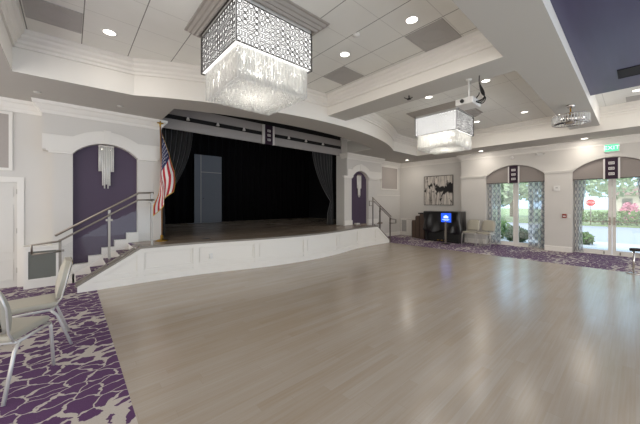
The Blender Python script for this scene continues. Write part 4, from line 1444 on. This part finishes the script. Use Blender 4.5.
place_chair((10.72, 3.44, 0), R(88), 'beige chair in front of the patterned drape by the glazed doors')

# ---- covered piano, info screen, folded tables, painting
PX0, PX1, PY0, PY1, PZ = 10.50, 11.12, 4.24, 5.62, 1.16
t = thing('covered_piano', 'upright piano under a black cover below the abstract painting', 'piano', ((PX0 + PX1) / 2, (PY0 + PY1) / 2, 0))
mb = MB()
hx, hy = (PX1 - PX0) / 2, (PY1 - PY0) / 2
mb.box(-hx + 0.16, hx - 0.03, -hy + 0.05, hy - 0.05, 0.06, PZ - 0.03)
mb.box(-hx + 0.05, -hx + 0.16, -hy + 0.07, hy - 0.07, 0.56, 0.70)
mb.build('cabinet', 'black_plastic', t)
for s in (-1, 1):
    mb = MB(); mb.box(-hx + 0.06, -hx + 0.14, s * (hy - 0.09) - 0.04, s * (hy - 0.09) + 0.04, 0, 0.56); mb.build('leg', 'black_plastic', t)
for k in range(3):
    mb = MB(); mb.box(-hx + 0.08, -hx + 0.16, -0.14 + 0.14 * k - 0.03, -0.14 + 0.14 * k + 0.03, 0.05, 0.075); mb.build('pedal', 'brass', t)
mb = MB(); mb.box(-hx + 0.12, hx - 0.03, -hy + 0.05, hy - 0.05, 0.0, 0.06); mb.build('plinth', 'black_plastic', t)
# cover : closed skirt following a rounded rectangle with hanging folds
mb = MB()
NP = 96
def rect_pt(s, ex):
    per = 4 * (hx + hy)
    d = s * per
    x0, y0 = hx + ex, hy + ex
    segs = [(2 * y0, lambda q: (-x0, -y0 + q)), (2 * x0, lambda q: (-x0 + q, y0)), (2 * y0, lambda q: (x0, y0 - q)), (2 * x0, lambda q: (x0 - q, -y0))]
    d = s * (4 * x0 + 4 * y0)
    for L, f_ in segs:
        if d <= L + 1e-9: return f_(d)
        d -= L
    return segs[3][1](2 * x0)
rows = []
for j in range(13):
    v = j / 12
    z = PZ - v * 0.72
    row = []
    for i in range(NP):
        s = i / NP
        amp = 0.032 * v * (1.3 + math.sin(2 * PI * 3 * s + 1.0))
        ex = -0.005 + amp * (0.6 + 0.8 * math.sin(2 * PI * 7 * s + 3.5 * v) + 0.45 * math.sin(2 * PI * 12 * s - 4.0 * v))
        x, y = rect_pt(s, ex)
        if x > hx + 0.03: x = hx + 0.03
        zz = z - (0.12 * v * (0.5 + 0.5 * math.sin(2 * PI * 4.5 * s + 0.8)) if v > 0.5 else 0)
        row.append(mb.bm.verts.new((x, y, zz)))
    rows.append(row)
for a, b in zip(rows, rows[1:]):
    for i in range(NP):
        f = mb.bm.faces.new([a[i], a[(i + 1) % NP], b[(i + 1) % NP], b[i]]); f.smooth = True
mb.bm.faces.new(rows[0])
mb.build('cover', 'black_cover', t, solid=0.005)

t = thing('info_screen', 'blue lit screen on a slim grey floor stand in front of the covered piano', 'screen', (10.22, 4.60, 0))
mb = MB(); mb.lathe([(0.17, 0), (0.17, 0.012), (0.03, 0.03), (0.001, 0.03)], 24); mb.build('base', 'dark_metal', t)
mb = MB(); mb.bar((0, 0, 0.02), (0, 0, 0.82), 0.06, 0.05); mb.build('pole', 'steel', t)
mb = MB(); mb.box(-0.02, 0.02, -0.215, 0.175, 0.77, 1.125); mb.build('bezel', 'black_plastic', t, bevel=0.006)
mb = MB(); mb.box(-0.024, -0.021, -0.20, 0.16, 0.785, 1.11); sc_ = mb.build('display', 'screen_blue', t)
mb = MB()
for y0, y1, z0, z1 in ((-0.10, 0.07, 0.93, 1.0), (-0.06, 0.03, 1.0, 1.03), (-0.14, 0.12, 0.875, 0.89), (-0.10, 0.06, 0.845, 0.855)):
    mb.box(-0.027, -0.0245, y0, y1, z0, z1)
mb.build('display_text', 'screen_text', sc_)

for i, (y0, y1, h, x0, lab) in enumerate(((6.225, 6.44, 0.74, 10.98, 'shortest dark brown folded table panel standing in the far corner'), (6.01, 6.22, 0.94, 10.90, 'middle dark brown folded table panel of the corner stack'), (5.76, 6.0, 1.02, 10.84, 'tallest dark brown folded table panel beside the covered piano'))):
    t = thing('folded_table', lab, 'table', (x0 + 0.2, (y0 + y1) / 2, 0), group='folded tables in the corner')
    w = (y1 - y0) / 2 - 0.006
    mb = MB(); mb.box(-0.2, 0.2, -w, w - 0.03, 0, h); mb.build('table_top', 'brown_wood', t, bevel=0.008)
    mb = MB(); mb.box(-0.17, 0.17, w - 0.028, w - 0.005, 0.05, h - 0.06); mb.build('folded_leg', 'dark_metal', t)
mb = MB(); mb.box(-0.14, 0.22, -0.19, 0.17, 0, 0.05)
tag(mb.build('equipment_case', 'black_plastic', loc=(11.0, 5.88, 1.02), bevel=0.01), 'flat black case lying on the tallest folded table', 'case')

t = thing('abstract_painting', 'square abstract black and grey painting on the wall above the covered piano', 'painting', (XW, 5.475, 2.0))
mb = MB(); mb.box(-0.035, -0.005, -0.595, 0.595, -0.595, 0.595); mb.build('canvas', 'abstract_canvas', t)
mb = MB()
for a in ((-0.615, 0.615, 0.595, 0.615), (-0.615, 0.615, -0.615, -0.595)):
    mb.box(-0.042, -0.001, a[0], a[1], a[2], a[3])
for a in ((-0.615, -0.595), (0.595, 0.615)):
    mb.box(-0.042, -0.001, a[0], a[1], -0.595, 0.595)
mb.build('frame', 'dark_metal', t)

# ---- arched valances, banners, drapes at the doors
for i, (op, lab) in enumerate(((OP1, 'left'), (OP2, 'right'))):
    a, b, sp, tp = op
    f = arc_fn(a, b, sp, tp)
    ym = (a + b) / 2
    n = 20
    where = 'over the glazed doors with gathered drapes' if i == 0 else 'over the glazed doors under the exit sign'
    t = thing('arched_valance', 'grey fabric arched valance ' + where, 'valance', (XF + 0.06, ym, 2.17), group='arched valances')
    mb = MB()
    pts = [(0, a + 0.005 - ym, 0), (0, b - 0.005 - ym, 0)] + [(0, b - 0.005 + (a - b + 0.01) * k / n - ym, f(b - 0.005 + (a - b + 0.01) * k / n) - 2.17 - 0.006) for k in range(n + 1)]
    mb.extrude_poly(pts, (0.05, 0, 0)); mb.build('fabric', 'valance_taupe', t)
    mb = MB(); mb.box(-0.006, 0.0, a + 0.01 - ym, b - 0.01 - ym, 0.0, 0.018); mb.build('hem', 'dark_metal', t)
    t = thing('door_banner', 'dark purple banner with three silver buckles ' + where, 'banner', (XF + 0.03, ym, 2.16), group='purple banners over the doors')
    mb = MB(); mb.box(-0.01, 0.02, -0.125, 0.125, 0, 0.585); mb.build('cloth', 'banner_purple', t)
    for s in (-1, 1):
        mb = MB(); mb.box(-0.006, 0.02, s * 0.125, s * 0.165, 0.0, 0.575); mb.build('border', 'silver_trim', t)
    for z in (0.14, 0.29, 0.44):
        mb = MB()
        w, h, bb = 0.058, 0.036, 0.016
        for q in ((-w, w, -h, -h + bb), (-w, w, h - bb, h), (-w, -w + bb, -h + bb, h - bb), (w - bb, w, -h + bb, h - bb), (-w * .5, w * .5, -bb / 2, bb / 2)):
            mb.box(-0.024, -0.0102, q[0], q[1], z + q[2], z + q[3])
        mb.build('buckle', 'silver_trim', t)

def door_drape(y_wall, y_in, sgn, label, waist=None):
    """hanging drape panel from y_wall to y_in; waist = (z, y_wall, y_in) if tied"""
    mb = MB()
    zt = 2.20
    def fn(u, v):
        z = zt - (zt - 0.03) * v
        a, b = y_wall, y_in
        amp = 0.032
        if waist:
            wz, wa, wb = waist
            if z > wz:
                q = (zt - z) / (zt - wz); e = q * q * (3 - 2 * q)
            else:
                q = (wz - z) / wz; e = 1 - 0.35 * q * q
            a = a + (wa - a) * e; b = b + (wb - b) * e
            amp = 0.032 - 0.01 * e
        y = a + (b - a) * u
        return (XF + 0.165 + amp * math.sin(2 * PI * 5 * u + 0.3 * math.sin(4 * v)), y, z)
    mb.grid(fn, 50, 26, uv=True)
    return tag(mb.build('door_drape', 'sheer_drape'), label, 'curtain', 'patterned door drapes')
door_drape(3.585, 3.17, -1, 'patterned sheer drape behind the pair of beige chairs')
door_drape(1.935, 2.38, 1, 'patterned sheer drape on the side of the wall panel with the fire alarm')
door_drape(1.245, 0.97, -1, 'patterned sheer drape pulled aside next to the fire alarm wall, under the exit sign side', (1.05, 1.245, 1.06))
door_drape(-0.345, -0.02, 1, 'patterned sheer drape at the right edge of the photograph', (1.05, -0.345, -0.10))

# ---- small wall items
t = thing('exit_sign', 'green lit exit sign above the right glazed doors', 'exit sign', (XF, 0.445, 2.90))
mb = MB(); mb.box(-0.05, -0.001, -0.15, 0.15, 0, 0.22); mb.build('housing', 'white_plastic', t, bevel=0.006)
mb = MB(); mb.box(-0.055, -0.051, -0.135, 0.135, 0.015, 0.205); fc = mb.build('face', 'exit_face', t)
text_mesh('EXIT', 0.15, 'exit_text', fc, (-0.0565, 0, 0.11), (R(90), 0, R(-90)))

t = thing('thermostat', 'white thermostat box high on the wall between the glazed doors', 'thermostat', (XF, 1.62, 1.88))
mb = MB(); mb.box(-0.03, -0.001, -0.075, 0.075, -0.02, 0.14); mb.build('body', 'white_plastic', t, bevel=0.006)
mb = MB(); mb.box(-0.033, -0.0305, -0.03, 0.03, 0.055, 0.09); mb.build('display', 'vent_grey', t)
t = thing('fire_alarm', 'red fire alarm pull station on the wall between the glazed doors', 'fire alarm', (XF, 1.44, 1.03))
mb = MB(); mb.box(-0.035, -0.001, -0.05, 0.05, 0, 0.125); mb.build('body', 'red_plastic', t, bevel=0.006)
mb = MB(); mb.box(-0.045, -0.0355, -0.032, 0.032, 0.04, 0.07); mb.build('handle', 'white_plastic', t)
t = thing('light_switch', 'white light switch right of the red fire alarm', 'switch', (XF, 1.33, 1.03))
mb = MB(); mb.box(-0.008, -0.001, -0.035, 0.035, 0, 0.115); mb.build('cover_plate', 'white_plastic', t, bevel=0.003)
mb = MB(); mb.box(-0.014, -0.0085, -0.014, 0.014, 0.03, 0.085); mb.build('rocker', 'white_plastic', t)
t = thing('wall_strobe', 'white emergency light unit on the wall left of the exit sign', 'emergency light', (XF, 2.02, 3.0))
mb = MB(); mb.box(-0.05, -0.001, -0.11, 0.11, 0, 0.07); mb.build('body', 'white_plastic', t, bevel=0.01)
for s in (-1, 1):
    mb = MB(); mb.tube([(-0.03, s * 0.09, 0.05), (-0.075, s * 0.10, 0.035)], 0.03, 12); mb.build('lamp_head', 'soffit_paint', t)
mb = MB(); mb.lathe([(0.05, 0), (0.05, 0.015), (0.03, 0.03), (0.001, 0.032)], 16)
tag(mb.build('wall_sensor', 'white_plastic', loc=(XF - 0.0, 2.80, 3.02), rot=(0, R(-90), 0)), 'small round white sensor on the wall above the gathered drapes', 'sensor')

# short post with padded arm at the right edge of the dance floor
t = thing('chrome_floor_post', 'short chrome post with a black padded bar at the right edge', 'post', (8.86, 0.03, 0))
mb = MB(); mb.lathe([(0.11, 0), (0.11, 0.012), (0.03, 0.025), (0.001, 0.025)], 20); mb.build('base', 'chrome', t)
mb = MB(); mb.tube([(0, 0, 0.02), (0, 0, 0.49)], 0.018, 10); mb.build('pole', 'chrome', t)
mb = MB(); mb.tube([(0.02, 0.05, 0.505), (0.0, 0.0, 0.51), (0.0, -0.30, 0.52)], 0.03, 12, radii=[0.034, 0.036, 0.03]); mb.build('padded_bar', 'dark_metal', t)

# ------------------------------------------------------------------ OUTSIDE
mb = MB(); mb.box(XW + 0.2, 15.5, -12, 16, -0.14, -0.04)
struct('path', mb, 'concrete', 'pale concrete walk outside the glazed doors', 'pavement')
mb = MB(); mb.box(15.5, 26.0, -40, 40, -0.16, -0.06)
struct('road', mb, 'asphalt', 'pale road outside the glazed doors', 'road')
mb = MB(); mb.box(26.0, 90.0, -60, 60, -0.15, -0.03)
struct('lawn', mb, 'lawn', 'lawn across the road', 'lawn')

def leaf_cloud(n, rx, ry, rz, size, seed, c=(0, 0, 0), hollow=0.4):
    r = random.Random(seed)
    mb = MB()
    for _ in range(n):
        while True:
            p = Vector((r.uniform(-1, 1), r.uniform(-1, 1), r.uniform(-1, 1)))
            if hollow < p.length <= 1: break
        q = Vector((p.x * rx + c[0], p.y * ry + c[1], p.z * rz + c[2]))
        a = Vector((r.uniform(-1, 1), r.uniform(-1, 1), r.uniform(-1, 1))).normalized()
        b = a.orthogonal().normalized()
        s = size * r.uniform(0.6, 1.3)
        mb.face([q - a * s, q + b * s * 0.55, q + a * s, q - b * s * 0.55])
    return mb
def bush(loc, rx, ry, rz, m, seed, label, size=0.09, n=420, name='shrub', group=None):
    t = thing(name, label, 'shrub', loc, group=group)
    mb = leaf_cloud(n, rx, ry, rz, size, seed, (0, 0, rz)); mb.build('foliage', m, t)
    mb = MB()
    r = random.Random(seed)
    for k in range(5):
        a = 2 * PI * k / 5
        mb.tube([(0.02 * math.cos(a), 0.02 * math.sin(a), 0), (rx * 0.5 * math.cos(a), ry * 0.5 * math.sin(a), rz * 1.2)], 0.012, 5)
    mb.build('stem', 'bark', t)
def tree(loc, h, r, m, seed, label, trunk=0.12, n=1500, size=0.20):
    t = thing('tree', label, 'tree', loc, group='trees across the road')
    rnd = random.Random(seed)
    mb = MB(); mb.tube([(0, 0, 0), (0.05, 0.03, h * 0.35), (-0.04, 0.08, h * 0.8)], trunk, 8, radii=[trunk, trunk * 0.8, trunk * 0.35])
    for k in range(5):
        a = 2 * PI * k / 5 + rnd.random(); z = h * (0.4 + 0.07 * k)
        mb.tube([(0, 0.02, z), (r * 0.6 * math.cos(a), r * 0.6 * math.sin(a), z + h * 0.25)], trunk * 0.3, 6)
    mb.build('trunk', 'bark', t)
    leaf_cloud(n, r, r, h * 0.36, size, seed, (0, 0, h * 0.62), 0.25).build('crown', m, t)

mb = leaf_cloud(2600, 0.55, 5.2, 0.5, 0.10, 3, (0, 0, 0.5), 0.2)
t = thing('hedge', 'clipped green hedge across the road', 'hedge', (27.5, -0.8, -0.03)); mb.build('foliage', 'leaf_green', t)
mb = MB()
for k in range(9):
    mb.tube([(0, -4.6 + 1.15 * k, 0), (0.05, -4.6 + 1.15 * k, 0.7)], 0.03, 6)
mb.build('stem', 'bark', t)
bush((12.9, 3.05, -0.04), 0.35, 0.40, 0.30, 'leaf_dark', 21, 'dark green shrub outside the left glazed doors, left clump')
bush((13.0, 2.20, -0.04), 0.35, 0.36, 0.34, 'leaf_green', 22, 'green shrub outside the left glazed doors, right clump')
bush((13.9, 3.95, -0.04), 0.4, 0.5, 0.40, 'leaf_green', 23, 'green shrub farther out behind the gathered drapes')
bush((14.2, 1.28, -0.04), 0.24, 0.26, 0.20, 'leaf_green', 24, 'low dark plant outside the right glazed doors beside the drape', size=0.13, n=160)
bush((28.6, 4.4, -0.03), 0.7, 0.8, 0.8, 'flower_pink', 25, 'pink flowering bush left of the stop sign', size=0.12)
bush((30.5, 0.3, -0.03), 0.5, 0.5, 0.8, 'flower_pink', 26, 'pink flowering bush at the right beyond the hedge', size=0.12)
tree((31, 6.2, -0.03), 6.0, 2.2, 'leaf_pale', 31, 'pale leafy tree seen through the upper part of the right glazed doors', 0.14)
tree((33, 1.2, -0.03), 7.0, 2.4, 'leaf_pale', 32, 'pale tree with a light trunk beyond the hedge', 0.18)
tree((29, 10.2, -0.03), 5.5, 2.0, 'leaf_green', 33, 'green tree seen through the left glazed doors', 0.16)
tree((26.8, 7.6, -0.03), 4.5, 1.3, 'leaf_pale', 34, 'slim pale tree seen through the middle of the left glazed doors', 0.10)
tree((38, 3.6, -0.03), 7.5, 3.0, 'leaf_pale', 36, 'broad pale tree far behind the stop sign', 0.2)
tree((36, 9.0, -0.03), 6.5, 2.6, 'leaf_dark', 35, 'dark tree far behind the left glazed doors', 0.2)

t = thing('stop_sign', 'red octagonal stop sign on a post across the road', 'sign', (26.6, 2.05, -0.06))
mb = MB(); mb.tube([(0, 0, 0), (0, 0, 1.75)], 0.03, 8); mb.build('post', 'steel', t)
mb = MB()
mb.extrude_poly([(-0.045, 0.26 * math.cos(PI / 8 + k * PI / 4), 1.55 + 0.26 * math.sin(PI / 8 + k * PI / 4)) for k in range(8)], (0.01, 0, 0)); mb.build('border', 'white_plastic', t)
mb = MB()
mb.extrude_poly([(-0.052, 0.235 * math.cos(PI / 8 + k * PI / 4), 1.55 + 0.235 * math.sin(PI / 8 + k * PI / 4)) for k in range(8)], (0.006, 0, 0)); fc = mb.build('plate', 'sign_red', t)
text_mesh('STOP', 0.17, 'white_plastic', fc, (-0.0545, 0, 1.55), (R(90), 0, R(-90)))
t = thing('house', 'low pale house with a brown roof far beyond the hedge', 'house', (58, -0.6, -0.03))
mb = MB(); mb.box(0, 6, -2.2, 2.6, 0, 2.6); mb.build('wall', 'house_wall', t)
mb = MB(); mb.extrude_poly([(-0.5, -2.6, 2.6), (6.5, -2.6, 2.6), (3.0, -2.6, 3.9)], (0, 5.6, 0)); mb.build('roof', 'roof_brown', t)
for y in (-1.2, 1.4):
    mb = MB(); mb.box(-0.04, 0.0, y - 0.5, y + 0.5, 0.9, 2.1); mb.build('window', 'pane_glass', t)
